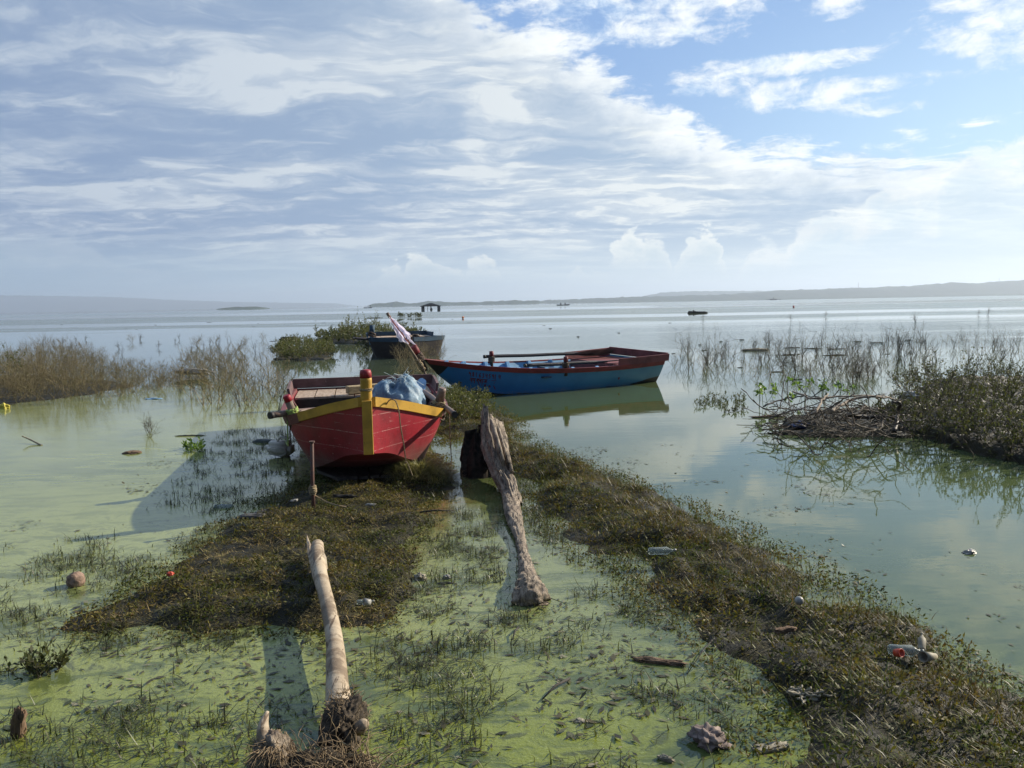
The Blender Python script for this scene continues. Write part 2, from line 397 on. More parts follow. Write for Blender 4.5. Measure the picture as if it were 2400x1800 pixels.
M_wood = wood('grey_wood', (.30, .24, .18), (.17, .125, .09), axis_scale=(6., 6., 1.6))
M_darkwood = wood('dark_wood', (.05, .038, .03), (.025, .02, .017), axis_scale=(5., 5., 5.), rough=.55)
M_block = wood('yellowish_timber', (.46, .36, .20), (.26, .19, .10), axis_scale=(3., 12., 12.), bs=.9)
M_shaft = wood('oar_shaft_wood', (.24, .165, .125), (.13, .09, .07), axis_scale=(12., 12., 12.), rough=.45)
M_darkshaft = wood('dark_oar_wood', (.055, .05, .055), (.03, .026, .028), rough=.5, axis_scale=(12., 12., 12.))
M_blade = paint('pale_blue_blade', (.20, .38, .58), (.55, .60, .62), .5, .7, seam=False)
M_greyblade = wood('grey_blade', (.20, .19, .16), (.12, .11, .10), axis_scale=(5., 1.5, 5.))
M_rope = plain('rope', (.34, .27, .16), (.20, .15, .09), .9, 60., .8)
M_darkrope = plain('old_rope', (.14, .10, .07), (.07, .05, .04), .9, 60., .8)
M_greenrope = plain('green_rope', (.20, .38, .10), (.42, .42, .12), .8, 40., .6)
M_rust = plain('rusty_iron', (.13, .06, .04), (.07, .045, .04), .7, 40., .5)
M_tarp = None
def tarp_fn(n, S, b, o):
    p = n.obj(); w = n.noise(p, 220., 2, .5); f = n.noise(p, 4.5, 6, .6)
    wl = n.noise(n.vmul(p, (1, 1, 1)), 55., 3, .7)
    c = n.mix(n.sm(f, .35, .62), (.085, .16, .25), (.17, .27, .35)); c = n.mix(n.sm(wl * .6 + f * .4, .50, .64) * .7, c, (.36, .44, .49))
    S(col=c, rough=.5, spec=.35, nor=n.bump(w * .3 + f * .8 + wl * .3, .5, .008))
M_tarp = material('blue_tarp', tarp_fn)
M_net = plain('pale_net', (.55, .62, .62), (.35, .45, .48), .7, 30.)
def white_cloth():
    m = material('white_cloth', lambda n, S, b, o: S(col=(.86, .84, .92), rough=.9, spec=.1)); n = NT(m.node_tree)
    b = [q for q in m.node_tree.nodes if q.type == 'BSDF_PRINCIPLED'][0]; o = [q for q in m.node_tree.nodes if q.type == 'OUTPUT_MATERIAL'][0]
    t = n.new('ShaderNodeBsdfTranslucent'); t.inputs[0].default_value = (.95, .92, 1., 1); x = n.new('ShaderNodeMixShader'); x.inputs[0].default_value = .62
    n.l.new(b.outputs[0], x.inputs[1]); n.l.new(t.outputs[0], x.inputs[2]); n.l.new(x.outputs[0], o.inputs[0]); return m
M_white = white_cloth()
M_redband = plain('red_band', (.42, .10, .07), (.30, .06, .05), .8)
M_letter = plain('red_lettering', (.12, .010, .012), (.07, .01, .015), .55, 30.)
M_rubber = plain('black_rubber', (.012, .012, .012), (.03, .03, .03), .6)
# ------------------------------------------------------------------ boats
class Hull:
    """sections: (s, half width at gunwale, gunwale z, half width at chine, chine z, keel z)"""
    def __init__(s, secs, n=9, th=.028, bow=0.):
        s.S = np.array(smooth_path(secs, n)); s.th = th
        o = s.S[:, 0].argsort(); s.S = s.S[o]; s.L = secs[-1][0]; s.rake = bow
    def at(s, y):
        return [np.interp(y, s.S[:, 0], s.S[:, k]) for k in range(1, 6)]
    def pt(s, y, side, v, off=0.):
        """v 0 gunwale .. 1 chine"""
        wg, zg, wb, zb, zk = s.at(y)
        x = wb + (wg - wb) * (1 - v) ** 1.15 + .03 * math.sin(PI * v) * min(1, wg * 2)
        z = zg + (zb - zg) * v
        return Vector((side * (x + off), y + s.rake * v * max(0, 1 - y / 1.2), z))
    def build(s, parent, mat, name='hull'):
        nv = 7; rows = []
        for y in s.S[:, 0]:
            wg, zg, wb, zb, zk = s.at(y)
            R_ = [s.pt(y, -1, k / nv) for k in range(nv + 1)] + [Vector((0, y + s.rake * max(0, 1 - y / 1.2), zk))] + [s.pt(y, 1, k / nv) for k in range(nv, -1, -1)]
            t = s.th
            I_ = []
            for q in R_:
                m = abs(q.x); I_.append(Vector((math.copysign(max(m - t, 0.004 if m > .004 else 0), q.x), q.y + (t if y < .05 else 0), q.z + (t * .9 if q.z < zb + .01 else 0))))
            rows.append((R_, I_))
        m = len(rows[0][0]); mb = MB(); vs = []; fs = []
        for R_, I_ in rows: vs += R_ + I_
        W = 2 * m
        for i in range(len(rows) - 1):
            a, b_ = i * W, (i + 1) * W
            for k in range(m - 1):
                fs.append((a + k, a + k + 1, b_ + k + 1, b_ + k)); fs.append((a + m + k, b_ + m + k, b_ + m + k + 1, a + m + k + 1))
            fs.append((a, b_, b_ + m, a + m)); fs.append((a + m - 1, a + 2 * m - 1, b_ + 2 * m - 1, b_ + m - 1))
        e = (len(rows) - 1) * W; fs.append(tuple(range(e, e + m))); fs.append(tuple(range(m - 1, -1, -1)))
        fs.append(tuple(range(e + 2 * m - 1, e + m - 1, -1)))
        mb.add(vs, fs); o = mb.build(name, mat, parent); return o
    def strip(s, parent, mat, name, side, y0, y1, h=.07, th=.026, dz=.012, n=26, off=0., v0=0.):
        """a plank running along the gunwale, outside the hull"""
        rings = []; mb = MB(); ys_ = np.linspace(y0, y1, n); hh = s.at
        for y in ys_:
            wg, zg, wb, zb, zk = s.at(y); H_ = zg - zb
            a = s.pt(y, side, 0.); b_ = s.pt(y, side, min(1., h / max(H_, .05)))
            e = min(1, max(y, .0) / .15 + .35)
            ox = Vector((side * 1., 0, 0))
            rings.append([a + Vector((-side * .034, 0, dz)) , a + ox * (th + off) + Vector((0, 0, dz)), b_ + ox * (th + off), b_ + ox * (-.008)])
        vs = [q for r in rings for q in r]; fs = []
        for i in range(n - 1):
            for k in range(4): fs.append((i*4 + k, i*4 + (k+1) % 4, i*4 + 4 + (k+1) % 4, i*4 + 4 + k))
        fs += [(3, 2, 1, 0), tuple((n-1)*4 + k for k in range(4))]
        mb.add(vs, fs); return mb.build(name, mat, parent)
    def floor(s, parent, mat, y0, y1, z, name='floor', inset=.035, front=None, gap=.012, planks=5, th=.03):
        """lengthwise planks laid between the sides at height z"""
        mb = MB(); n = 10
        for j in range(planks):
            a0, a1 = -1 + 2 * j / planks, -1 + 2 * (j + 1) / planks
            top = []; 
            for i in range(n + 1):
                y = y0 + (y1 - y0) * i / n; wg, zg, wb, zb, zk = s.at(y)
                v = min(1, max(0, (zg - z) / max(zg - zb, .05))); w = abs(s.pt(y, 1, v).x) - inset
                top.append((Vector((w * a0 + gap / 2, y, z + .004 * (j % 2))), Vector((w * a1 - gap / 2, y, z + .004 * (j % 2)))))
            vs = [q for t_ in top for q in t_] + [q - Vector((0, 0, th)) for t_ in top for q in t_]
            k2 = 2 * (n + 1); fs = []
            for i in range(n):
                fs.append((2*i, 2*i+1, 2*i+3, 2*i+2)); fs.append((k2+2*i, k2+2*i+2, k2+2*i+3, k2+2*i+1))
                fs.append((2*i, 2*i+2, k2+2*i+2, k2+2*i)); fs.append((2*i+1, k2+2*i+1, k2+2*i+3, 2*i+3))
            fs += [(0, k2, k2+1, 1), (2*n, 2*n+1, k2+2*n+1, k2+2*n)]
            mb.add(vs, fs)
        return mb.build(name, mat, parent)
    def coaming(s, parent, mat, y0, y1, h, name='coaming', th=.035, out=.05):
        """low wall round the stern"""
        mb = MB(); n = 8; ring = []
        pts = []
        for i in range(n + 1):
            y = y0 + (y1 - y0) * i / n; q = s.pt(y, -1, 0.); pts.append((Vector((q.x - out * i / n, y, q.z + .005)), Vector((1, 0, 0))))
        mb_ = []
        for (p, inn) in pts: mb_.append([p, p + inn * th, p + inn * th + Vector((-.02, 0, h)), p + Vector((-.02, 0, h))])
        def loft(rs):
            vs = [q for r in rs for q in r]; fs = []
            for i in range(len(rs) - 1):
                for k in range(4): fs.append((i*4+k, i*4+4+k, i*4+4+(k+1) % 4, i*4+(k+1) % 4))
            fs += [(0, 1, 2, 3), tuple((len(rs)-1)*4+k for k in (3, 2, 1, 0))]; mb.add(vs, fs)
        loft(mb_); loft([[Vector((-q.x, q.y, q.z)) for q in r] for r in mb_])
        q = pts[-1][0]; w = abs(q.x) - th + .015
        mb.beam((-w, y1 - .02, q.z + h / 2 + .012), (w, y1 - .02, q.z + h / 2 + .012), th, h + .02)
        return mb.build(name, mat, parent)
def place(o, stem, theta, roll=0., pitch=0.):
    o.location = stem; o.rotation_euler = (math.radians(pitch), math.radians(-roll), theta)
def to_world(root):
    bpy.context.view_layer.update(); return root.matrix_world.copy()
def lashing(name, mat, parent, c, R, r, turns=5, pitch_=.012, wob=.006, seed=1, axis=Vector((0, 0, 1)), extra=2):
    """turns of rope round a post"""
    rnd = random.Random(seed); mb = MB(); q = axis.to_track_quat('Z', 'Y')
    pts = []
    for i in range(turns * 14):
        a = i / 14 * 2 * PI; rr = R + r * .8 + rnd.uniform(-1, 1) * wob
        pts.append(Vector(c) + q @ Vector((math.cos(a) * rr, math.sin(a) * rr, (i / 14 - turns / 2) * pitch_ + rnd.uniform(-1, 1) * wob * .6)))
    mb.tube(pts, r, 5)
    for e in range(extra):
        a = rnd.uniform(0, 6.28); pts = []
        for i in range(15):
            b = i / 14 * 2 * PI
            loc = Vector((math.cos(b) * (R + r * 1.6), math.sin(b) * (R + r * 1.6), math.sin(b + a) * (R * 1.0))); pts.append(Vector(c) + q @ loc)
        mb.tube(pts, r, 5)
    return mb.build(name, mat, parent, smooth=True)
def oar(label, a, b, r, mshaft, mblade, blade_len=.7, blade_w=.2, roll=0., group=None, r_end=None, tipcap=True, side_at='b', bshape=None):
    """a shaft from a (handle) to b, blade beyond the shaft's end"""
    a, b = Vector(a), Vector(b); L = (b - a).length; root = empty('oar', a)
    root.rotation_euler = (b - a).to_track_quat('Y', 'Z').to_euler()
    tag(root, label, 'oar', group)
    mb = MB(); n = 12; rr = [r * .96, r, r] + [r] * (n - 4) + [r * .8, (r_end or r * .6)]
    mb.tube([(0, (L - blade_len * .5) * i / n, .004 * math.sin(i)) for i in range(n + 1)], rr, 12)
    mb.build('shaft', mshaft, root, smooth=True)
    if tipcap:
        mb = MB(); mb.tube([(0, -.004, 0), (0, .035, .001)], [r * 1.07, r * 1.07], 12); mb.build('handle_end', M_rubber, root, smooth=True)
    mb = MB(); m = 14; shp = bshape or [(0, .22), (.15, .55), (.35, .92), (.55, 1.), (.8, .98), (.93, .85), (1., .5)]
    vs = []; fs = []
    for i in range(m + 1):
        t = i / m; w = np.interp(t, [q[0] for q in shp], [q[1] for q in shp]) * blade_w / 2; y = L - blade_len + blade_len * t; th = .012 * (1 - t * .5) + .003
        c_, s_ = math.cos(roll), math.sin(roll)
        for (x, z) in ((-w, 0), (-w * .5, th), (w * .5, th), (w, 0), (w * .5, -th), (-w * .5, -th)):
            z += .02 * t * t
            vs.append((x * c_ - z * s_, y, x * s_ + z * c_))
    for i in range(m):
        for k in range(6): fs.append((i*6+k, i*6+(k+1) % 6, i*6+6+(k+1) % 6, i*6+6+k))
    fs += [(5, 4, 3, 2, 1, 0), tuple(m*6+k for k in range(6))]
    mb.add(vs, fs); mb.build('blade', mblade, root)
    return root
# ---- the red boat pulled up on the mound
R_TH = math.radians(11.2); R_STEM = Vector((-1.335, 7.0, 0))
red = empty('rowing_boat', R_STEM); place(red, R_STEM, R_TH)
tag(red, 'red wooden rowing boat with yellow bow strips beached on the grassy mound', 'boat')
hr = Hull([(0, .05, .955, .035, .44, .43), (.3, .33, .87, .21, .375, .36), (.6, .58, .775, .40, .25, .23), (.95, .78, .69, .56, .15, .12), (1.6, .90, .625, .62, .10, .06),
           (2.6, .98, .585, .68, .03, -.02), (3.6, 1.02, .56, .70, 0., -.04), (4.6, 1.04, .55, .70, .02, -.02), (5.05, 1.04, .55, .68, .05, .02)])
hr.build(red, M_red)
hr.strip(red, M_yellow, 'gunwale', 1, -.005, .93, h=.078, th=.03)
hr.strip(red, M_yellow, 'gunwale', -1, -.005, .70, h=.075, th=.03)
tag(hr.strip(red, M_redbrown, 'gunwale', -1, .712, 5.0, h=.085, th=.022), 'dull red brown left gunwale')
tag(hr.strip(red, M_redbrown, 'gunwale', 1, .94, 5.0, h=.07, th=.024), 'dull red brown right gunwale')
mb = MB(); mb.box((0, -.035, .69), (.092, .05, .50), bev=.2); mb.build('stem', M_yellow, red)
mb = MB(); mb.tube([(0, .02, .90), (0, .018, .93), (0, .01, 1.0), (.002, .008, 1.12), (.0, .006, 1.15)], [.058, .056, .053, .052, .052], 14, nz=.06, nf=9.)
sp = mb.build('stem_post', M_yellow, red, smooth=True)
mb = MB(); mb.tube([(0, .006, 1.145), (0, .005, 1.19), (0, .004, 1.215), (0, .004, 1.222)], [.0535, .054, .047, .02], 14, nz=.08, nf=9.); mb.build('red_top', M_red, sp, smooth=True)
lashing('lashing', M_rope, sp, (0, .01, 1.04), .055, .0055, 2, .012, .004, 4, extra=0)
tag(hr.floor(red, M_darkwood, .5, 5.0, .12, 'floor', inset=.03, planks=6), None)
hr.floor(red, M_plank, 4.0, 5.0, .53, 'stern_platform', planks=7, gap=.014, inset=.05)
mb = MB(); mb.beam((-.93, 3.985, .36), (.93, 3.985, .36), .03, .30); mb.build('bulkhead', M_darkwood, red)
hr.coaming(red, M_stern, 3.75, 5.07, .125)
for yy, zz_, wgt in ((1.35, .47, .84), (2.55, .42, .93)):
    mb = MB(); mb.beam((-wgt + .06, yy, zz_), (wgt - .06, yy, zz_), .13, .03); mb.build('thwart', M_wood if yy > 2 else M_blade, red)
for sd in (-1, 1):
    for yy in (.6, 1.1, 1.7, 2.3, 2.9, 3.5):
        a_ = hr.pt(yy, sd, .04, -.045); b_ = hr.pt(yy, sd, .97, -.04)
        mb = MB(); mb.beam(a_, b_, .045, .035, up=(0, 1, 0)); mb.build('rib', M_redbrown, red)
mbk = MB()                                             # dark planking sheet laid over the red inside
for sd in (-1, 1):
    rows = []
    for y in np.linspace(.3, 3.9, 28): rows.append([hr.pt(y, sd, .03, -.034), hr.pt(y, sd, .35, -.034), hr.pt(y, sd, .8, -.034)])
    vs = [q for r in rows for q in r]; fs = []
    for i in range(len(rows) - 1):
        for k in range(2): fs.append((i*3+k, i*3+k+1, i*3+4+k, i*3+3+k))
    mbk.add(vs, fs)
mbk.build('lining', M_darkwood, red)
RW = to_world(red)
def thole(parent, base, top, r, mat, capmat, rope, seed, cap=.3):
    base, top = Vector(base), Vector(top); mb = MB(); k = base.lerp(top, 1 - cap)
    mb.tube([base, base.lerp(top, .5), k], [r, r * .95, r], 12, nz=.06, nf=14.); t = mb.build('thole_post', mat, parent, smooth=True)
    mb = MB(); mb.tube([k, k.lerp(top, .8), top], [r * 1.05, r, r * .8], 12); mb.build('post_top', capmat, t, smooth=True)
    ax = (top - base).normalized()
    lashing('lashing', rope, t, base.lerp(top, .42), r * 1.15, .0075, 7, .012, .008, seed, ax, 4)
    lashing('lashing', M_darkrope, t, base.lerp(top, .22), r * 1.6, .010, 4, .016, .012, seed + 9, ax, 4)
    return t
# tholes stand just inside the gunwale near the shoulders
thole(red, (-.70, 1.05, .58), (-.80, 1.0, .905), .040, M_wood, M_red, M_greenrope, 11, .2)
thole(red, (.735, 1.12, .58), (.81, 1.05, .91), .046, M_wood, M_shaft, M_rope, 12, .45)
def W(M, x, y, z): return M @ Vector((x, y, z))
a_ = V(632, 974, 8.05 - .35); th_l = W(RW, -.79, 1.06, .74)
dirn = (th_l - a_); tipL = th_l + dirn.normalized() * 1.75; tipL.z = .66
oar('brown oar with pale blue blade tied to the left post of the red boat', a_, tipL, .034, M_shaft, M_blade, .62, .26, .12)
a_ = V(1066, 972, 7.75); th_r = W(RW, .83, 1.14, .73)
tipR = th_r + (th_r - a_).normalized() * 1.9; tipR.z = .74
oar('oar with a speckled pale blade tied to the right post of the red boat', a_, tipR, .032, M_shaft, M_blade, .62, .27, .9)
# timber block on the platform
tb = MB(); tb.beam((0, 0, 0), (.62, .1, .01), .15, .11, bev=.12)
o = tb.build('timber_block', M_block); o.location = W(RW, -.24, 4.10, .60); o.rotation_euler = (0, 0, .35)
tag(o, 'short squared timber block lying on the stern planks of the red boat', 'timber')
# sack
def sack():
    nu, nv = 72, 44; vs = []; fs = []
    for j in range(nv + 1):
        t = j / nv; ph = t * PI
        for i in range(nu):
            th = 2 * PI * i / nu; x, y, z = math.sin(ph) * math.cos(th), math.sin(ph) * math.sin(th), math.cos(ph)
            q = Vector((x, y, z)); e = .62
            q = Vector((math.copysign(abs(x) ** .8, x), math.copysign(abs(y) ** .85, y), math.copysign(abs(z) ** .8, z)))
            top = max(0, z)
            fold = math.sin(th * 13 + 4 * mnoise.noise(q * 2.2)) * .085 * (top ** .8) * (1 - top * .3) + .035 * math.sin(th * 5 + z * 6)
            lump = .18 * mnoise.noise(q * 1.5 + Vector((3, 1, 5))) + .09 * abs(mnoise.noise(q * 4.)) + .03 * mnoise.noise(q * 12.)
            w = 1 + fold + lump; 
            p = Vector((q.x * .29 * w, q.y * .27 * w, q.z * .25 * w))
            p.z -= .09 * max(0, -p.x - .05) / .3 * (1 if z > 0 else 0)       # sags to the left
            p.z += .06 * math.exp(-((p.x - .11) ** 2 + p.y ** 2) / .012) * (1 if z > 0 else 0)
            p.z -= .07 * math.exp(-((p.x + .0) ** 2) / .002) * top
            p.z = max(p.z, -.22); p.x = min(p.x, .33)
            vs.append(p)
    for j in range(nv):
        for i in range(nu): fs.append((j*nu+i, j*nu+(i+1) % nu, (j+1)*nu+(i+1) % nu, (j+1)*nu+i))
    return vs, fs
vs, fs = sack(); mb = MB(); mb.add(vs, fs)
sk_ = empty('sack', W(RW, .30, 1.02, .76)); o = mb.build('bag', M_tarp, sk_, smooth=True)
tag(sk_, 'bulging light blue woven sack behind the yellow bow post in the red boat', 'sack')
rnd = random.Random(5); mb = MB()
for k in range(12):
    c = Vector((rnd.gauss(-.12, .06), rnd.gauss(.0, .06), .15 + abs(rnd.gauss(0, .02)))); pts = []; a = rnd.uniform(0, 6.28); v = Vector((math.cos(a), math.sin(a), rnd.uniform(-.2, .5))) * .016
    for i in range(9):
        pts.append(c.copy()); c += v; v += Vector((rnd.gauss(0, .018), rnd.gauss(0, .018), rnd.gauss(-.012, .012)))
    mb.tube(pts, .0008, 3, caps=False)
for k in range(60):
    c = Vector((.09 + rnd.gauss(0, .045), rnd.gauss(-.05, .05), .27 + rnd.gauss(0, .02))); pts = []
    a = rnd.uniform(0, 6.28); v = Vector((math.cos(a), math.sin(a), rnd.uniform(-.5, .3))) * .008
    for i in range(8):
        pts.append(c.copy()); c += v; v += Vector((rnd.gauss(0, .006), rnd.gauss(0, .006), rnd.gauss(-.001, .006)))
    mb.tube(pts, .0022, 3, caps=False)
mb.build('net', M_net, sk_)
# bow rope hanging down the right bow face
p0 = [V(905, 948, 7.15), V(914, 937, 7.13), V(927, 940, 7.10), V(935, 965, 7.10), V(939, 1000, 7.12), V(946, 1040, 7.2), V(951, 1080, 7.3), V(950, 1086, 7.25)]
p0 += [Vector((-1.02, 7.25, .30)), Vector((-.98, 7.3, .16))]
mb = MB(); mb.tube([Vector(q) for q in smooth_path([tuple(q) for q in p0], 5)], .0065, 6); tag(mb.build('rope', M_rope), 'thin brown rope hanging down the right bow of the red boat', 'rope')
# ---- the blue boat afloat
B_AX = Vector((.85, .53, 0)).normalized(); B_TH = math.atan2(-B_AX.x, B_AX.y); B_STEM = Vector((-1.70, 14.72, -.02))
blue_b = empty('rowing_boat', B_STEM); place(blue_b, B_STEM, B_TH, roll=-1.6)
tag(blue_b, 'long blue rowing boat with red gunwale and painted number floating beyond the red boat', 'boat')
hb = Hull([(0, .04, .775, .02, .50, .48), (.3, .24, .73, .13, .33, .30), (.7, .45, .67, .27, .14, .11), (1.2, .62, .61, .40, .02, -.02), (2.0, .80, .54, .56, -.06, -.1),
           (3.0, .92, .50, .66, -.09, -.13), (4.0, .96, .49, .70, -.06, -.1), (5.0, .96, .515, .68, .0, -.03), (5.35, .95, .53, .67, .02, 0.)], bow=.28)
def hull2(n, S, b, o):
    p = n.obj(); x, y, z = n.sep(p)
    blot = n.noise(p, 2.2, 5, .6); f = n.noise(p, 34., 5, .7); scr = n.noise(n.vmul(p, (3., 3., 40.)), 2., 5, .7)
    inside = n.sm(X(n, n.new('ShaderNodeNewGeometry').outputs['Backfacing']), .4, .6)
    c = n.mix(n.sm(y, .9, 4.6), (.022, .18, .50), (.05, .22, .36)); c = n.mix(n.sm(blot, .4, .7) * .4, c, (.015, .10, .25))
    c = n.mix(n.sm(scr, .62, .72) * .25, c, (.15, .25, .32))
    c = n.mix(n.sm(z + blot * .1, .17, .10) * n.sm(f * .5 + scr * .5, .48, .58) * .7, c, (.20, .22, .22))
    lowz = .035 + n.sm(y, 4.3, 5.5) * .14 + n.sm(y, 1.6, .9) * .10 + (blot - .5) * .06
    k = n.sm(z - lowz, .012, .0).max(n.sm(y + z * -.45, .12, .10))
    c = n.mix(k, c, (.008, .008, .009)); c = n.mix(k * n.sm(f, .62, .70) * .5, c, (.20, .19, .17))
    S(col=c, rough=.45, spec=.4, nor=n.bump(scr * .4 + f * .4 + blot * .5, .3, .006))
M_hull2 = material('blue_hull_paint', hull2)
hb.build(blue_b, M_hull2)
mbk = MB()                                             # pale blue lining planks, far and near side, seen above the floor
for sd in (-1, 1):
    rows = []
    for y in np.linspace(.25, 4.2, 30):
        rows.append([hb.pt(y, sd, .03, -.034), hb.pt(y, sd, .35, -.034), hb.pt(y, sd, .75, -.034)])
    vs = [q for r in rows for q in r]; fs = []
    for i in range(len(rows) - 1):
        for k in range(2): fs.append((i*3+k, i*3+k+1, i*3+4+k, i*3+3+k))
    mbk.add(vs, fs)
mbk.build('lining', M_blue_in, blue_b)
for sd in (-1, 1): hb.strip(blue_b, M_darkred, 'gunwale', sd, .02, 5.33, h=.085, th=.028, n=40)
hb.floor(blue_b, M_navy, .8, 4.3, .10, 'floor', planks=5)
hb.floor(blue_b, M_maroon, 4.15, 5.3, .50, 'stern_platform', planks=7, gap=.02, inset=.05)
mb = MB(); mb.beam((-.86, 4.135, .33), (.86, 4.135, .33), .03, .28); mb.build('bulkhead', M_maroon, blue_b)
hb.coaming(blue_b, M_maroon, 4.05, 5.40, .15, th=.04, out=.06)
for sd in (-1, 1):
    for yy in (.65, 1.15, 1.75, 2.35, 2.95, 3.55):
        a_ = hb.pt(yy, sd, .0, -.085); b_ = hb.pt(yy, sd, .9, -.075); a_.z += .01
        mb = MB(); mb.beam(a_, b_, .075, .085, up=(0, 1, 0)); mb.build('rib', M_blue_in, blue_b)
for yy in (2.3, 3.3):
    mb = MB(); mb.beam((-.86, yy, .36), (.86, yy, .36), .2, .03); mb.build('thwart', M_navy, blue_b)
BW = to_world(blue_b)
mb = MB(); mb.tube([(.02, .02, .55), (.0, -.07, .80), (0, -.14, .92)], [.062, .06, .055], 12, nz=.05, nf=9); sp = mb.build('stem_post', M_darkwood, blue_b, smooth=True)
mb = MB(); mb.tube([(0, -.13, .90), (0, -.165, .965), (0, -.21, 1.04), (0, -.215, 1.045)], [.068, .074, .07, .04], 12); mb.build('red_top', M_darkred, sp, smooth=True)
lashing('lashing', M_darkrope, sp, (0, -.09, .83), .065, .012, 6, .02, .014, 3, Vector((0, -.5, .85)).normalized(), 6)
for sd, yy in ((-1, 1.95), (1, 2.75)):
    q = hb.pt(yy, sd, 0, -.05)
    mb = MB(); mb.tube([q + Vector((0, 0, -.15)), q + Vector((0, 0, .16))], .04, 10); t = mb.build('thole_post', M_darkwood, blue_b, smooth=True)
    mb = MB(); mb.tube([q + Vector((0, 0, .14)), q + Vector((0, 0, .24)), q + Vector((0, 0, .245))], [.05, .046, .02], 10); mb.build('post_top', M_darkred, t, smooth=True)
    lashing('lashing', M_darkrope, t, q + Vector((0, 0, .07)), .05, .009, 4, .02, .012, 7 + sd, extra=4)
def bl(px, py, Y): return V(px, py, Y)
oar('long dark oar lying across the far post of the blue boat', V(1134, 836, 16.5), V(1435, 826, 18.0), .036, M_darkshaft, M_greyblade, 1.05, .34, .5)
oar('long dark oar lying along the near gunwale of the blue boat', V(1229, 857, 15.35) + Vector((0, 0, .0)), V(1462, 845, 16.6), .036, M_darkshaft, M_darkshaft, .9, .14, .2)
# lettering painted on the bow side
GL = {'9': [[(.85, .3), (.5, .02), (.15, .25), (.45, .5), (.85, .3), (.8, 1.)]], '8': [[(.8, .18), (.45, 0), (.2, .22), (.75, .65), (.5, 1), (.15, .8), (.4, .5), (.8, .18)]], '1': [[(.5, 0), (.5, 1)]],
      '6': [[(.7, .0), (.3, .45), (.2, .85), (.55, 1.), (.8, .75), (.5, .55), (.25, .75)]], '3': [[(.15, .05), (.75, .1), (.4, .42), (.8, .65), (.5, 1.), (.1, .9)]],
      '4': [[(.2, 0), (.2, .55), (.85, .5)], [(.8, .1), (.8, 1.)]], '5': [[(.85, .02), (.3, .04), (.25, .45), (.75, .5), (.7, .95), (.15, 1.)]], 'l': [[(.15, .0), (.15, 1.05), (.55, 1.1)]]}
def letters():
    mb = MB()
    def stroke(pts, w=.007):
        nonlocal mb
        P3 = []
        for (s_, v_) in pts:                            # s along the side from the bow, v metres below the gunwale
            wg, zg, wb, zb, zk = hb.at(s_); P3.append(hb.pt(s_, 1, min(1., v_ / (zg - zb)), .004))
        for a, b_ in zip(P3[:-1], P3[1:]):
            if (b_ - a).length < 1e-4: continue
            t = (b_ - a).normalized(); nrm = Vector((1, -.25, -.35)).normalized(); s2 = t.cross(nrm).normalized() * w
            e = t * w * .6; mb.add([a - s2 - e, a + s2 - e, b_ + s2 + e, b_ - s2 + e, a - s2 - e + nrm * .003, a + s2 - e + nrm * .003, b_ + s2 + e + nrm * .003, b_ - s2 + e + nrm * .003],
                                   [(0, 1, 2, 3), (7, 6, 5, 4), (0, 4, 5, 1), (1, 5, 6, 2), (2, 6, 7, 3), (3, 7, 4, 0)])
    x0, dxx, hgt = LET[0], LET[1], .085
    for k, ch in enumerate(['9', '8', '1', '6', '3', '4', '5', '9', 'l', '4']):
        wdt = dxx * (.45 if ch in '1l' else .68)
        for pl in GL[ch]: stroke([(x0 + k * dxx + u * wdt, .135 + v * hgt + k * .0012) for u, v in pl])
    mb_num = mb; mb = MB()
    yb = .262
    def hin(pl, ox, w=.007, sc=dxx): stroke([(x0 + ox * dxx + u * sc, yb + v * .09) for u, v in pl], w)
    hin([(0.2, 0), (1.9, -.02)], .2); hin([(.2, .35), (.5, .5), (.75, .3), (.8, 0)], .1); hin([(.8, 0), (.8, .9)], .1); hin([(1.2, 0), (1.2, .4), (1.6, .45)], .1); hin([(1.65, 0), (1.65, 1.)], .1)
    hin([(2.3, -.05), (5.6, .0)], .2); hin([(2.4, .0), (2.2, .35), (2.7, .6), (3.2, 1.35)], .2); hin([(2.6, .5), (2.5, .15), (2.9, .1), (3.1, .45), (3.3, .2), (3.5, .55), (3.6, 0)], .2); hin([(3.6, 0), (3.6, .85)], .2)
    hin([(4.1, 0), (4.05, .9)], .2); hin([(4.0, 1.2), (3.95, 1.35)], .2); hin([(4.5, .35), (4.7, .6), (5.0, .4), (5.05, 0)], .2); hin([(5.05, .0), (5.1, .7)], .2); hin([(5.4, .1), (5.3, .45), (5.5, .6)], .2)
    hin([(6.2, .05), (6.5, .07)], .2, .003); hin([(6.9, .06), (8.4, .08)], .2, .004); hin([(8.0, .4), (8.05, .6), (7.8, .8)], .2, .003)
    mb_name = mb; mb = MB()
    for a, b_ in (((5.0, 1.1), (4.95, 1.5)), ((5.3, 1.1), (5.32, 1.45)), ((6.6, 1.2), (6.5, 1.55)), ((6.9, 1.35), (6.9, 1.6)), ((7.9, 1.25), (8.6, 2.))): hin([a, b_], .2, .009)
    return mb_num, mb_name, mb
LET = (.72, .066)
lt_ = letters(); lt_[0].build('painted_number', M_letter, blue_b); lt_[1].build('painted_name', M_letter, blue_b); lt_[2].build('painted_marks', M_letter, blue_b)
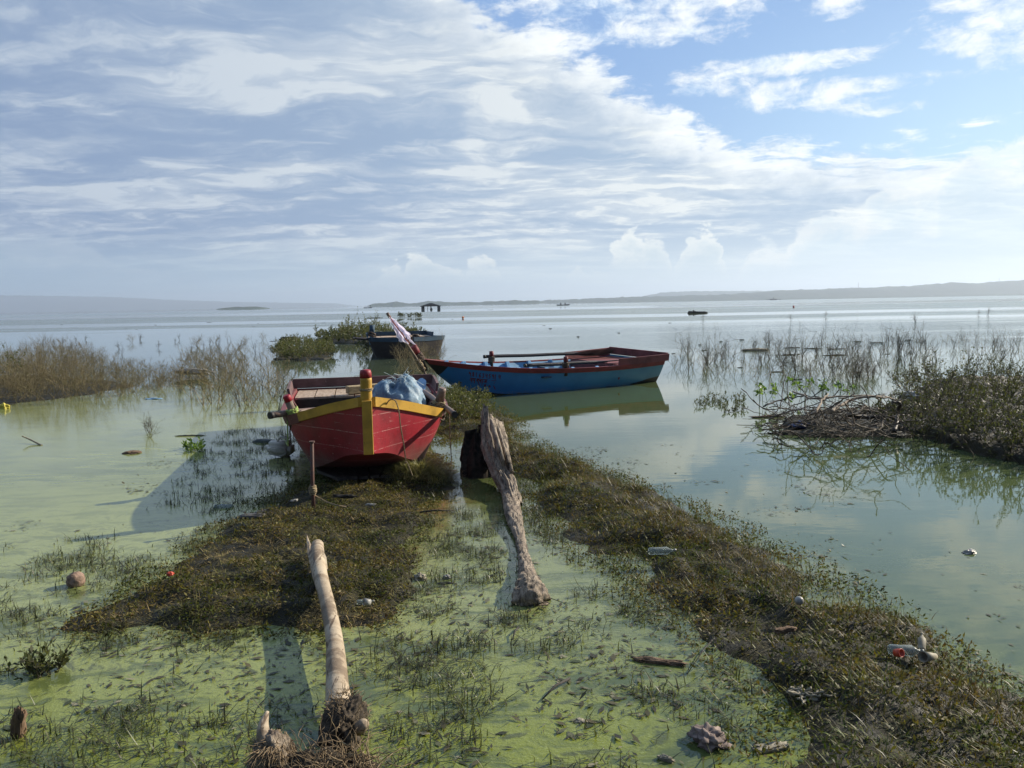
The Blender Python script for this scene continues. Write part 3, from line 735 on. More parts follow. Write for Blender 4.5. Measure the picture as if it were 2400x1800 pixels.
# flag on a leaning pole at the blue bow
fp = empty('flag', V(1006, 892, 14.45)); tag(fp, 'white cloth flag with red trim on a leaning pole lashed to the blue bow', 'flag')
o0 = fp.location.copy(); bpy.context.view_layer.update()
def L(px, py, Y): return V(px, py, Y) - o0
mb = MB(); mb.tube([L(1008, 896, 14.45), L(975, 838, 14.45), L(940, 785, 14.45), L(908, 735, 14.45)], [.022, .021, .019, .017], 8, nz=.08, nf=8); pl_ = mb.build('pole', M_wood, fp, smooth=True)
mb = MB(); mb.tube([L(914, 744, 14.45), L(907, 733.5, 14.45)], [.026, .03], 8); mb.build('finial', M_shaft, pl_, smooth=True)
def cloth(edge_l, edge_r, name, mat, amp=.05, fr=5., nu=26, nv=12, ph=0., Y=14.40):
    vs = []; fs = []
    for i in range(nu + 1):
        t = i / nu * (len(edge_l) - 1); k = min(int(t), len(edge_l) - 2); q = t - k
        a = np.array(edge_l[k]) * (1 - q) + np.array(edge_l[k+1]) * q; b_ = np.array(edge_r[k]) * (1 - q) + np.array(edge_r[k+1]) * q
        for j in range(nv + 1):
            v = j / nv; c = a * (1 - v) + b_ * v
            ww = amp * min(1, i / nu * 2.5) * math.sin(v * fr * 2 + i * .12 + ph) + .02 * math.sin(i * .7 + v * 3)
            vs.append(L(c[0] + 1.2 * math.sin(i * .9 + v * 4), c[1] + (1.5 * math.sin(v * 9) if i == nu else 0), Y + ww))
    for i in range(nu):
        for j in range(nv): fs.append((i*(nv+1)+j, i*(nv+1)+j+1, (i+1)*(nv+1)+j+1, (i+1)*(nv+1)+j))
    o = mesh(name, vs, fs, mat, fp, smooth=True); md = o.modifiers.new('thickness', 'SOLIDIFY'); md.thickness = .004; return o
cloth([(911, 741), (917, 757), (925, 775), (931, 790), (936, 799)], [(913, 742), (924, 757), (938, 775), (950, 792), (957, 806)], 'cloth', M_white, .025, 5.)
cloth([(912, 741), (922, 756), (938, 775), (948, 786), (955, 795)], [(914, 741), (932, 755), (950, 772), (962, 784), (960, 793)], 'cloth', M_white, .02, 4., ph=1.6, Y=14.36)
cloth([(952, 786), (958, 796), (966, 806), (969, 806)], [(958, 788), (966, 800), (974, 808), (973, 806)], 'cloth_tail', M_white, .03, 4., nu=12, nv=6)
mb = MB(); mb.tube([L(*q, 14.30) for q in ((913, 741), (922, 756), (934, 772), (944, 784), (951, 796), (958, 803), (961, 808))], [.008, .011, .011, .010, .010, .009, .007], 6, sq=(1, .5)); mb.build('red_trim', M_redband, fp, smooth=True)
lashing('lashing', M_rope, fp, L(985, 855, 14.45), .03, .010, 8, .03, .02, 21, (L(908, 735, 14.45) - L(1008, 896, 14.45)).normalized(), 8)
# mooring line from the blue bow
mb = MB(); mb.tube([Vector(q) for q in smooth_path([tuple(V(990, 858, 14.4)), tuple(V(1003, 890, 14.2)), tuple(V(1012, 905, 13.6)), tuple(U(1030, 930, .03)), tuple(U(1050, 935, .02))], 5)], .011, 6)
tag(mb.build('rope', M_darkrope), 'dark mooring line drooping from the blue bow into the weeds', 'rope')
# ---- the grey boat in the back
g_th = math.radians(14); grey = empty('rowing_boat', (-3.40, 26.0, 0)); place(grey, (-3.40, 26.0, 0), g_th)
tag(grey, 'weathered dark boat with blue rim half hidden behind the flag', 'boat')
hg = Hull([(0, .05, .70, .05, -.05, -.1), (.4, .68, .68, .5, -.08, -.15), (.8, 1.22, .70, .98, -.1, -.15), (1.3, 1.32, .68, 1.05, -.1, -.15), (3.0, 1.25, .62, 1.0, -.1, -.15), (4.6, 1.15, .60, .9, -.08, -.1)])
hg.build(grey, M_greyhull)
for sd in (-1, 1): hg.strip(grey, M_navy, 'gunwale', sd, .03, 4.6, h=.13, th=.03)
hg.floor(grey, M_plank, 3.2, 4.5, .60, 'stern_platform', planks=5); hg.floor(grey, M_darkwood, .4, 4.5, .15, 'floor', planks=5); hg.coaming(grey, M_navy, 3.2, 4.6, .14)
GW = to_world(grey)
for (px, py0, py1, mt, mt2) in ((872, 802, 762, M_blade, M_navy), (976, 792, 783, M_tar, M_tar)):
    Yg = 27.0 if px < 900 else 27.1; a_ = GW.inverted() @ V(px, py0 + 6, Yg); b_ = GW.inverted() @ V(px, py1, Yg)
    mb = MB(); mb.tube([a_, a_.lerp(b_, .6)], .09, 10); t = mb.build('thole_post', mt, grey, smooth=True)
    mb = MB(); mb.tube([a_.lerp(b_, .55), b_], [.1, .085], 10); mb.build('post_top', mt2, t, smooth=True)
    lashing('lashing', M_darkrope, t, a_.lerp(b_, .5), .1, .02, 3, .03, .02, 5)
oar('dark oar sticking out left from the weathered boat in the back', V(827, 793, 26.5), V(945, 799, 27.4), .045, M_darkshaft, M_darkshaft, .9, .2, .2)
# ------------------------------------------------------------------ ground: lake bed sheet with the mound and the grassy bank rising out of the water
def poly(pts): return np.array([U(*p)[:2] for p in pts])
MOUND = poly([(185, 1452), (240, 1405), (320, 1350), (420, 1300), (500, 1245), (590, 1200), (660, 1165), (720, 1135), (800, 1118), (880, 1105), (930, 1085), (1005, 1068), (1040, 1085), (1045, 1130), (1000, 1180),
              (985, 1250), (970, 1330), (955, 1400), (940, 1450), (880, 1480), (790, 1480), (700, 1500), (600, 1470), (450, 1490), (320, 1490), (220, 1480)])
BANK = poly([(1035, 1040), (1030, 985), (1060, 950), (1120, 940), (1180, 985), (1240, 1045), (1330, 1085), (1450, 1130), (1600, 1195), (1700, 1240), (1830, 1310), (1960, 1390), (2100, 1460), (2210, 1520), (2330, 1590), (2480, 1660), (2750, 1860), (2500, 2500),
             (1880, 2300), (1880, 1800), (1850, 1700), (1800, 1610), (1730, 1500), (1650, 1440), (1560, 1420), (1490, 1380), (1430, 1310), (1350, 1250), (1270, 1195), (1230, 1140), (1200, 1090), (1160, 1050), (1100, 1020)])
def sdist(px, py, P):
    """signed distance to polygon, positive inside"""
    n = len(P); dmin = np.full(px.shape, 1e9); ins = np.zeros(px.shape, bool)
    for i in range(n):
        a, b = P[i], P[(i + 1) % n]; e = b - a; L2 = (e ** 2).sum() + 1e-12
        t = np.clip(((px - a[0]) * e[0] + (py - a[1]) * e[1]) / L2, 0, 1)
        dmin = np.minimum(dmin, (px - a[0] - t * e[0]) ** 2 + (py - a[1] - t * e[1]) ** 2)
        c = ((a[1] > py) != (b[1] > py)) & (px < (b[0] - a[0]) * (py - a[1]) / (b[1] - a[1] + 1e-12) + a[0]); ins ^= c
    dm = np.sqrt(dmin); return np.where(ins, dm, -dm)
def vnoise(x, y, seed, f):
    """cheap smooth value noise"""
    x = x * f + seed * 17.3; y = y * f + seed * 9.1; xi = np.floor(x).astype(int); yi = np.floor(y).astype(int); u = x - xi; v = y - yi
    u = u * u * (3 - 2 * u); v = v * v * (3 - 2 * v)
    def h(a, b):
        q = np.sin(a * 127.1 + b * 311.7 + seed * 74.7) * 43758.5453; return q - np.floor(q)
    return (h(xi, yi) * (1 - u) + h(xi + 1, yi) * u) * (1 - v) + (h(xi, yi + 1) * (1 - u) + h(xi + 1, yi + 1) * u) * v
def fbm(x, y, seed, f, o=4):
    r = 0; a = .5; t = 0
    for k in range(o): r = r + a * vnoise(x, y, seed + k, f * 2 ** k); t += a; a *= .55
    return r / t
def ground_h(x, y):
    x = np.asarray(x, float); y = np.asarray(y, float)
    n = fbm(x, y, 3, 2.2) - .5; nf = fbm(x, y, 8, 9., 3) - .5
    n2 = fbm(x, y, 13, 1.1, 5) - .5; d1 = sdist(x, y, MOUND) + n * .65 + n2 * .5 - .02 - np.clip((-1.9 - x) * .22, 0, .25); d2 = sdist(x, y, BANK) + n * .6 + n2 * .4 - .03
    def prof(d, hm, w): return np.where(d > 0, hm * (1 - np.exp(-d / w)), d * .22)
    h = np.maximum(prof(d1, .075, .36), prof(d2, .10, .32)) + np.clip(np.maximum(d1, d2) * 4, 0, 1) * (nf * .075 + n * .08)
    return np.maximum(h, -.45)
gx_, gy_ = np.meshgrid(np.arange(-4.6, 5.4, .035), np.arange(1.2, 13.2, .035))
hz_ = ground_h(gx_, gy_)
edge_ = np.minimum(np.minimum(gx_ + 4.6, 5.37 - gx_), np.minimum(gy_ - 1.2, 13.17 - gy_)); hz_ = np.where(edge_ < .1, -.5, hz_)
gv = np.stack([gx_.ravel(), gy_.ravel(), hz_.ravel()], 1); R_, C_ = gx_.shape
gi = np.arange(R_ * C_).reshape(R_, C_)
gf = np.stack([gi[:-1, :-1].ravel(), gi[:-1, 1:].ravel(), gi[1:, 1:].ravel(), gi[1:, :-1].ravel()], 1)
# skirt out to the horizon
sk = np.array([[-9000, -60, -.9], [9000, -60, -.9], [9000, 9000, -.9], [-9000, 9000, -.9]]); b0 = len(gv)
gv = np.vstack([gv, sk]); c00, c10, c11, c01 = gi[0, 0], gi[0, -1], gi[-1, -1], gi[-1, 0]
gf = np.vstack([gf, [[b0, b0+1, c10, c00], [b0+1, b0+2, c11, c10], [b0+2, b0+3, c01, c11], [b0+3, b0, c00, c01]]])
def mud_fn(n, S, b, o):
    p = n.obj(); f = n.noise(p, 9., 6, .65); g = n.noise(p, 60., 4, .7)
    c = n.mix(n.sm(f, .35, .65), (.012, .011, .005), (.034, .030, .014)); c = n.mix(n.sm(g, .5, .7) * .5, c, (.06, .052, .024))
    S(col=c, rough=n.mix(n.sm(f, .4, .6), (.5,) * 3, (.9,) * 3), spec=.25, nor=n.bump(f + g * .5, .9, .03))
M_mud = material('mud', mud_fn)
tag(mesh('ground', gv, gf, M_mud, smooth=True), 'dark wet mud of the mound and bank', kind='structure')
# ------------------------------------------------------------------ grass
def veg_mat(name, stops, rough=.55, trans=.3, spec=.35, pos=None):
    m = bpy.data.materials.new(name); m.use_nodes = True; n = NT(m.node_tree); n.n.clear()
    o = n.new('ShaderNodeOutputMaterial'); b = n.new('ShaderNodeBsdfPrincipled'); t = n.new('ShaderNodeBsdfTranslucent'); mx = n.new('ShaderNodeMixShader')
    c = n.ramp(n.island(), [(i / max(1, len(stops) - 1), s) for i, s in enumerate(stops)])
    if pos: c = pos(n, c)
    n.plug(b.inputs['Base Color'], c); n.plug(b.inputs['Roughness'], rough); n.plug(b.inputs['Specular IOR Level'], spec)
    n.plug(t.inputs['Color'], n.mix(1., c, (1.5, 1.5, .9), 'MULTIPLY'))
    n.plug(mx.inputs[0], trans); n.l.new(b.outputs[0], mx.inputs[1]); n.l.new(t.outputs[0], mx.inputs[2]); n.l.new(mx.outputs[0], o.inputs[0])
    return m
def patchy(a, b_):
    def f(n, c):
        g = n.noise(n.obj(), 1.7, 4, .6); h = n.noise(n.obj(), 6., 3, .6)
        return n.mix(1., c, n.mix(n.sm(g * .7 + h * .3, .42, .58), a, b_), 'MULTIPLY')
    return f
M_gmound = veg_mat('dry_grass', [(.10, .082, .036), (.18, .138, .075), (.12, .12, .045), (.30, .235, .14), (.06, .05, .025), (.15, .15, .055), (.40, .32, .20), (.10, .076, .042)], .6, .25, .2, patchy((1.25, 1.18, .95), (.62, .72, .42)))
M_gbank = veg_mat('bank_grass', [(.045, .06, .015), (.10, .12, .028), (.07, .055, .018), (.14, .10, .03), (.05, .075, .018), (.12, .15, .03), (.17, .13, .045), (.04, .04, .015), (.24, .22, .10)], .5, .3, .22, patchy((1.30, 1.12, .72), (.75, .95, .45)))
M_gedge = veg_mat('bank_edge_grass', [(.095, .062, .020), (.08, .085, .02), (.15, .09, .028), (.08, .05, .018), (.12, .12, .03), (.19, .14, .05), (.05, .06, .015)], .5, .35)
M_gwater = veg_mat('water_grass', [(.045, .06, .018), (.08, .10, .028), (.03, .035, .014), (.11, .12, .035), (.05, .045, .02), (.03, .028, .014), (.13, .14, .06)], .45, .25, .35)
M_weed = veg_mat('weed_stems', [(.17, .14, .075), (.26, .21, .12), (.10, .08, .045), (.19, .18, .075)], .8, .1, .2)
M_weedD = veg_mat('dark_weed_stems', [(.035, .032, .022), (.06, .052, .035), (.085, .075, .05)], .7, .1)
M_leaf = veg_mat('shrub_leaves', [(.045, .065, .018), (.075, .095, .028), (.11, .115, .04), (.055, .055, .02), (.13, .14, .05), (.035, .045, .015)], .5, .35)
M_leafD = veg_mat('dark_bush_leaves', [(.030, .042, .014), (.055, .070, .022), (.075, .08, .03), (.03, .03, .014), (.10, .11, .04), (.02, .025, .01)], .5, .35)
M_leafG = veg_mat('fresh_leaves', [(.08, .14, .03), (.13, .20, .05), (.05, .10, .025)], .4, .45)
def blades(name, P, hgt, wid, ang, lean, curl, mat, parent=None, seg=3, rng=None):
    """curved tapering blades; arrays of base points, length, width, heading, lean from vertical, extra curl"""
    n = len(P); dirx, diry = np.cos(ang), np.sin(ang); side = np.stack([-diry, dirx, np.zeros(n)], 1)
    cur = P.copy(); V_ = np.zeros((n, 2 * (seg + 1), 3)); a = lean.copy()
    for k in range(seg + 1):
        w = (wid * (1 - (k / seg) ** 1.5) * .5 + wid * .04)[:, None]
        V_[:, 2*k] = cur - side * w; V_[:, 2*k+1] = cur + side * w
        st = hgt / seg; cur = cur + np.stack([dirx * np.sin(a) * st, diry * np.sin(a) * st, np.cos(a) * st], 1); a = a + curl / seg
    base = np.arange(n)[:, None] * 2 * (seg + 1); F = []
    for k in range(seg): F.append(base + np.array([[2*k, 2*k+1, 2*k+3, 2*k+2]]))
    F = np.stack(F, 1).reshape(-1, 4)
    return mesh(name, V_.reshape(-1, 3), F, mat, parent)
rng = np.random.default_rng(11)
def scatter(P, n, y0=1.8, y1=14, margin=0., x0=None, x1=None):
    """random points in polygon (with signed-distance margin)"""
    lo, hi = P.min(0), P.max(0); lo = np.maximum(lo, [-6 if x0 is None else x0, y0]); hi = np.minimum(hi, [6 if x1 is None else x1, y1])
    out = []; tot = 0
    while tot < n:
        q = rng.uniform(lo, hi, (n, 2)); q = q[sdist(q[:, 0], q[:, 1], P) > margin]; out.append(q); tot += len(q)
    return np.vstack(out)[:n]
def visible(q, pad=.3):
    """keep what the photo can see, with some room to either side"""
    return q[(np.abs(q[:, 0]) < q[:, 1] * .70 + .8 + pad) & (q[:, 1] > 1.9)]
def z_at(q, dz=-.01): return np.column_stack([q, np.maximum(ground_h(q[:, 0], q[:, 1]), 0) + dz])
def grass_patch(name, q, h0, h1, w, mat, label, lean=(.2, 1.25), curl=(-.4, 1.6), dz=-.015, cat='grass', seg=3):
    n = len(q); P = z_at(q, dz) if q.shape[1] == 2 else q; cl = .45 + 1.1 * fbm(q[:, 0], q[:, 1], 77, 7., 3)
    o = blades(name, P, rng.uniform(h0, h1, n) * rng.uniform(.6, 1.15, n) * cl, w * rng.uniform(.5, 1.4, n), fbm(q[:, 0], q[:, 1], 88, 3.5, 3) * 14 + rng.normal(0, 1.3, n), rng.uniform(*lean, n), rng.uniform(*curl, n), mat, seg=seg)
    return tag(o, label, cat, kind='stuff')
def leaf_mesh(name, P, size, mat, parent=None, rs=None, aspect=.45, dirs=None):
    rs = rs or rng; n = len(P); d = rs.normal(0, 1, (n, 3)) if dirs is None else dirs + rs.normal(0, .5, (n, 3)); d /= np.linalg.norm(d, axis=1)[:, None]
    e = np.cross(d, rs.normal(0, 1, (n, 3))); e /= np.linalg.norm(e, axis=1)[:, None]; s = (size * rs.uniform(.5, 1.4, n))[:, None]
    V_ = np.stack([P, P + d * s * .5 + e * s * aspect * .5, P + d * s, P + d * s * .5 - e * s * aspect * .5], 1).reshape(-1, 3)
    return mesh(name, V_, np.arange(4 * n).reshape(n, 4), mat, parent)
# mound: a matted tangle of dry grass
q = visible(scatter(MOUND, 95000, margin=-.30)); den = fbm(q[:, 0], q[:, 1], 21, 3.2)
sd1 = sdist(q[:, 0], q[:, 1], MOUND)
q = q[rng.random(len(q)) < np.clip((den - .26) * 5, .4, 1) * np.clip((sd1 + .16) * 3, .05, 1)]
_all = visible(scatter(MOUND, 26000, margin=-.5)); q = np.vstack([q, _all[ground_h(_all[:, 0], _all[:, 1]) > 0.]])
grass_patch('dry_grass', q, .035, .085, .0055, M_gmound, 'matted brown and olive grass covering the mound by the red boat', (.75, 1.55), (-.3, 2.4))
# hummock of tall pale grass beside the bow
c = U(985, 1130)[:2]; a = rng.uniform(0, 2 * PI, 2600); r_ = np.sqrt(rng.random(2600)); hq = np.column_stack([c[0] + r_ * np.cos(a) * .36, c[1] + r_ * np.sin(a) * .26])
hzq = ground_h(hq[:, 0], hq[:, 1]); hzq = np.maximum(hzq, 0) + .14 * (1 - r_ ** 2)
n = len(hq); tag(blades('grass_tussock', np.column_stack([hq, hzq - .03]), rng.uniform(.10, .19, n), rng.uniform(.003, .007, n), a + rng.normal(0, .5, n), rng.uniform(.4, 1.2, n), rng.uniform(.5, 1.6, n),
    veg_mat('tussock_grass', [(.16, .17, .06), (.24, .23, .12), (.10, .11, .04), (.30, .28, .17)], .45, .3)), 'pale drooping grass tussock just below the red boat bow', 'tussock')
# bank: lush mixed grass, browner along the outer edge
q = visible(scatter(BANK, 135000, margin=-.28, y0=2.0)); den = fbm(q[:, 0], q[:, 1], 31, 2.6)
sd2 = sdist(q[:, 0], q[:, 1], BANK)
outer = (q[:, 0] * .76 + q[:, 1] * .65); lb = np.interp(q[:, 1], [2.6, 4., 5.5, 7., 9., 11.], [2.5, 2.25, 1.85, 1.3, .35, -.2])
isedge = (q[:, 0] > lb - .62 + (den - .5) * .9)
keep = rng.random(len(q)) < np.clip((den - .24) * 5, .55, 1) * np.clip((sd2 + .15) * 3, .05, 1)
_all = visible(scatter(BANK, 40000, margin=-.5, y0=2.0)); _all = _all[ground_h(_all[:, 0], _all[:, 1]) > 0.]
grass_patch('bank_grass', np.vstack([q[keep & ~isedge], _all]), .035, .085, .0064, M_gbank, 'wet green and brown grass on the long bank at the right', (.6, 1.5), (-.3, 2.2))
grass_patch('bank_edge_grass', q[keep & isedge & (rng.random(len(q)) < .95)], .035, .095, .0052, M_gedge, 'reddish brown grass along the outer edge of the bank', (.35, 1.4), (-.3, 1.8))
q = visible(scatter(BANK, 1300, y0=2.0)); grass_patch('tall_grass_blades', q, .09, .18, .005, M_gwater, 'taller green blades poking out of the bank', (.05, .9), (.1, 1.4))
# small broad leaves creeping among the blades
M_creep = veg_mat('creeping_leaves', [(.05, .065, .018), (.09, .10, .03), (.13, .105, .045), (.035, .035, .014), (.16, .15, .06), (.07, .05, .025), (.03, .02, .012)], .55, .25, .2, patchy((1.25, 1.1, .7), (.65, .8, .4)))
for P_, n_, lab in ((MOUND, 34000, 'small creeping leaves matted over the mound'), (BANK, 56000, 'small creeping leaves matted over the bank')):
    q = visible(scatter(P_, n_, margin=-.32, y0=2.0)); den = fbm(q[:, 0], q[:, 1], 61, 4., 4); e_ = sdist(q[:, 0], q[:, 1], P_); q = q[(den > .42) & (rng.random(len(q)) < np.clip(.25 + den * 1.2 + (e_ + .1) * 3.5, .04, 1))]; L3 = z_at(q, .0); L3[:, 2] = np.maximum(L3[:, 2], 0) + rng.uniform(.004, .03, len(q))
    tag(leaf_mesh('creeping_plants', L3, .024, M_creep, None, rng, .38), lab, 'plants', kind='stuff')
# sparse grass standing in the shallow algae water
def field(polypx, n, thr, f, seed):
    P = poly(polypx); q = visible(scatter(P, n)); den = fbm(q[:, 0], q[:, 1], seed, f, 4); q = q[den > thr]
    g = ground_h(q[:, 0], q[:, 1]); return q[g < .03]
W1 = field([(-250, 1290), (0, 1270), (250, 1260), (480, 1240), (600, 1180), (700, 1130), (780, 1200), (400, 1330), (150, 1450), (-250, 1480)], 9000, .52, 3., 41)
W2 = field([(-400, 1440), (120, 1440), (300, 1490), (600, 1480), (760, 1480), (760, 1560), (560, 1900), (-600, 1900)], 8500, .54, 3.4, 42)
W3 = field([(900, 1480), (1000, 1300), (1000, 1180), (1060, 1120), (1180, 1180), (1180, 1420), (1300, 1440), (1400, 1300), (1560, 1430), (1700, 1480), (1850, 1700), (1850, 2000), (820, 2000), (830, 1560)], 15000, .53, 3.8, 43)
W4 = field([(380, 1200), (450, 1060), (560, 1000), (700, 1020), (760, 1110), (690, 1150), (560, 1210)], 6500, .48, 3., 44)
W5 = field([(1180, 1090), (1300, 1180), (1420, 1300), (1340, 1330), (1230, 1230)], 2800, .42, 3., 46)
def wat(q): return np.column_stack([q, np.full(len(q), -.012)])
for k, (Wq, nm, lab) in enumerate(((W1, 'water_grass', 'short grass blades standing in pale algae water left of the mound'), (W2, 'water_grass', 'sparse grass sprouts in the bright green water at bottom left'),
                                   (W3, 'water_grass', 'drowned grass in the green water between mound and bank'), (W4, 'water_grass', 'dark grass standing in the shadow left of the red boat'),
                                   (W5, 'water_grass', 'flooded grass along the inner foot of the bank'))):
    # clump: pull points together
    ctr = Wq[rng.integers(0, len(Wq), max(8, len(Wq) // 9))]; idx = rng.integers(0, len(ctr), len(Wq)); Wc = ctr[idx] + rng.normal(0, 1, (len(Wq), 2)) * rng.choice([.02, .04, .09], len(Wq))[:, None]
    Wc = Wc[ground_h(Wc[:, 0], Wc[:, 1]) < .03]
    flat = rng.random(len(Wc)) < .5; bent = rng.random(len(Wc)) < .5
    n = len(Wc); ln = np.where(flat, rng.uniform(1.0, 1.5, n), rng.uniform(.0, .8, n)); cu = np.where(flat, rng.uniform(-.1, .3, n), rng.uniform(-.1, 1.1, n))
    cu = np.where(bent & ~flat, rng.uniform(1.2, 2.6, n), cu); P_ = wat(Wc); P_[flat, 2] = .004
    o = blades(nm, P_, rng.uniform(.025, .095, n) * (1.15 if k != 3 else 1.3), rng.uniform(.003, .0075, n), rng.uniform(0, 2 * PI, n), ln, cu, M_gwater)
    tag(o, lab, 'grass', kind='stuff')
# scraps of dead plants floating flat on the shallow water
M_scrap = veg_mat('plant_scraps', [(.035, .03, .014), (.06, .055, .02), (.10, .085, .04), (.025, .022, .012), (.05, .065, .02), (.28, .25, .16)], .5, .1, .35)
q = np.column_stack([rng.uniform(-4.5, 3.2, 46000), rng.uniform(2.2, 9.5, 46000)]); q = visible(q)
den = fbm(q[:, 0], q[:, 1], 91, 2.0, 5) + .10 * np.clip((5.5 - q[:, 1]) / 3, 0, 1) - .14 * np.clip(q[:, 0] + .22 * q[:, 1] - 2.6, 0, 1) - .12 * np.clip((-q[:, 0] - .3) * .8, 0, 1) * (q[:, 1] > 5.2)
q = q[rng.random(len(q)) < np.clip((den - .46) * 5, .015, .9)]; q = q[ground_h(q[:, 0], q[:, 1]) < 0]
n = len(q); D_ = np.column_stack([rng.normal(0, 1, (n, 2)), rng.normal(0, .12, n)]); r5 = np.random.default_rng(5)
P_ = np.column_stack([q, np.full(n, .005)]); d_ = D_ / np.linalg.norm(D_, axis=1)[:, None]; e_ = np.cross(d_, [0, 0, 1.]) ; sz = (rng.uniform(.008, .034, n) * rng.choice([1, 1, 2.2], n))[:, None]; asp = rng.uniform(.12, .5, n)[:, None]
V_ = np.stack([P_, P_ + d_ * sz * .5 + e_ * sz * asp * .5, P_ + d_ * sz, P_ + d_ * sz * .5 - e_ * sz * asp * .5], 1).reshape(-1, 3); V_[:, 2] = np.maximum(V_[:, 2], .003)
tag(mesh('floating_scraps', V_, np.arange(4 * n).reshape(n, 4), M_scrap), 'dark scraps of dead weed scattered over the green shallow water', 'plant scraps', kind='stuff')
# ------------------------------------------------------------------ weeds and shrubs (thin branching stems)
def grow(r, base, d, L, rad, depth, segs, nb=(2, 4), curve=.25, shrink=.62, leaf=None, leaves=None, up=.1):
    n = 4; p = np.array(base, float); d = np.array(d, float)
    for i in range(n):
        d = d + r.normal(0, curve * .5, 3) + np.array([0, 0, up]); d /= np.linalg.norm(d); q = p + d * (L / n)
        segs.append((p.copy(), q.copy(), rad * (1 - .13 * i), rad * (1 - .13 * (i + 1))))
        if leaves is not None and depth <= 1 and leaf and r.random() < leaf: leaves.append((q.copy(), d.copy()))
        if depth > 0 and i >= 1:
            for _ in range(r.integers(0, nb[1] - nb[0] + 1) if i < n - 1 else nb[0]):
                dd = d + r.normal(0, .55, 3); dd /= np.linalg.norm(dd)
                grow(r, q, dd, L * shrink * r.uniform(.6, 1.1), rad * .62, depth - 1, segs, nb, curve, shrink, leaf, leaves, up)
        p = q
def segs_mesh(name, segs, mat, parent=None, k=3):
    A = np.array([s[0] for s in segs]); B = np.array([s[1] for s in segs]); ra = np.array([s[2] for s in segs]); rb = np.array([s[3] for s in segs])
    t = B - A; t /= (np.linalg.norm(t, axis=1)[:, None] + 1e-9); ref = np.where(np.abs(t[:, 2:3]) < .9, [[0, 0, 1.]], [[1., 0, 0]])
    x = np.cross(t, ref); x /= (np.linalg.norm(x, axis=1)[:, None] + 1e-9); y = np.cross(t, x); n = len(A); V_ = np.zeros((n, 2 * k, 3))
    for j in range(k):
        a = 2 * PI * j / k; o = x * math.cos(a) + y * math.sin(a); V_[:, j] = A + o * ra[:, None]; V_[:, k + j] = B + o * rb[:, None]
    base = np.arange(n)[:, None] * 2 * k; F = np.stack([base + np.array([[j, (j+1) % k, k + (j+1) % k, k + j]]) for j in range(k)], 1).reshape(-1, 4)
    return mesh(name, V_.reshape(-1, 3), F, mat, parent)
def weed_proto(seed, h, stems, depth, mat, spread=.02, rad=.0035, bits=0, lean=.5):
    r = np.random.default_rng(seed); segs = []
    for s in range(stems):
        d = np.array([r.normal(0, lean), r.normal(0, lean), 1.]); grow(r, (r.normal(0, spread), r.normal(0, spread), -.03), d, h * r.uniform(.6, 1.1), rad, depth, segs, (1, 3), .3)
    o = segs_mesh('weed', segs, mat)
    return o
cam_x = lambda px, y: (px - 1200) / FPX * y
protos = {}
for kx, args in dict(tallA=(1, .42, 4, 2, M_weedD, .01, .0045), tallB=(2, .50, 3, 2, M_weedD, .01, .0045), lowA=(3, .26, 6, 2, M_weedD, .01, .0042), lowB=(4, .33, 5, 2, M_weedD, .01, .0042),
                     brA=(5, .42, 4, 3, M_weed, .01, .006), brB=(6, .34, 6, 2, M_weed, .01, .006), brC=(7, .55, 3, 3, M_weed, .01, .006)).items():
    protos[kx] = weed_proto(*args); protos[kx].location = (0, -30, -5)
used = set()
def weed(kind, x, y, sc, label, group, rz=None):
    src = protos[kind]
    o = src if kind not in used else src.copy()
    if kind in used: COL.objects.link(o)
    used.add(kind); o.location = (x, y, 0); o.scale = (sc, sc, sc * rng.uniform(.85, 1.15)); o.rotation_euler = (0, 0, rng.uniform(0, 6.28)); tag(o, label, 'weed', group)
    return o
def spray(kinds, polypx, n, smin, smax, label, group):
    pts = np.array(polypx, float); lo, hi = pts.min(0), pts.max(0); k = 0
    while k < n:
        px = rng.uniform(lo[0], hi[0]); py = lo[1] + (hi[1] - lo[1]) * rng.random()
        if sdist(np.array([px]), np.array([py]), pts)[0] < 0: continue
        p = U(px, py); weed(kinds[rng.integers(len(kinds))], p.x, p.y, rng.uniform(smin, smax), label, group); k += 1
spray(['tallA', 'tallB', 'lowA', 'lowB'], [(1560, 870), (1600, 815), (1800, 800), (2000, 800), (2400, 795), (2480, 830), (2420, 850), (2150, 860), (2000, 900), (1850, 890), (1700, 880)], 165, .8, 1.5,
      'thin leafless weed standing in the glittering shallows right of the blue boat', 'dry weeds standing in the right shallows')
spray(['brA', 'brB', 'brC', 'lowB'], [(400, 900), (420, 850), (560, 815), (640, 840), (690, 880), (670, 960), (560, 980), (440, 950)], 42, .9, 1.35,
      'tangled brown weed standing in the shallows left of the red boat', 'brown weeds left of the red boat')
spray(['lowA', 'lowB', 'brB'], [(60, 800), (300, 795), (640, 790), (680, 810), (400, 830), (100, 840)], 34, .7, 1.2,
      'small leafless weed in the calm water behind the left scrub', 'weeds in the calm water behind the scrub')
spray(['lowA', 'tallA'], [(270, 1020), (380, 1000), (390, 1030), (280, 1035)], 4, .55, .8, 'dark twiggy weed in the algae water left of the boat shadow', 'twiggy weeds in the algae water')
spray(['brB', 'brA'], [(900, 860), (960, 830), (1040, 850), (1050, 895), (950, 890)], 22, .9, 1.3, 'dry weed in the shallows between the grey boat and the blue bow', 'dry weeds by the blue bow')
spray(['lowA'], [(1640, 740), (2350, 735), (2350, 760), (1640, 765)], 6, 1.3, 2.2, 'lone bare weed far out on the right water', 'lone weeds far out on the right')
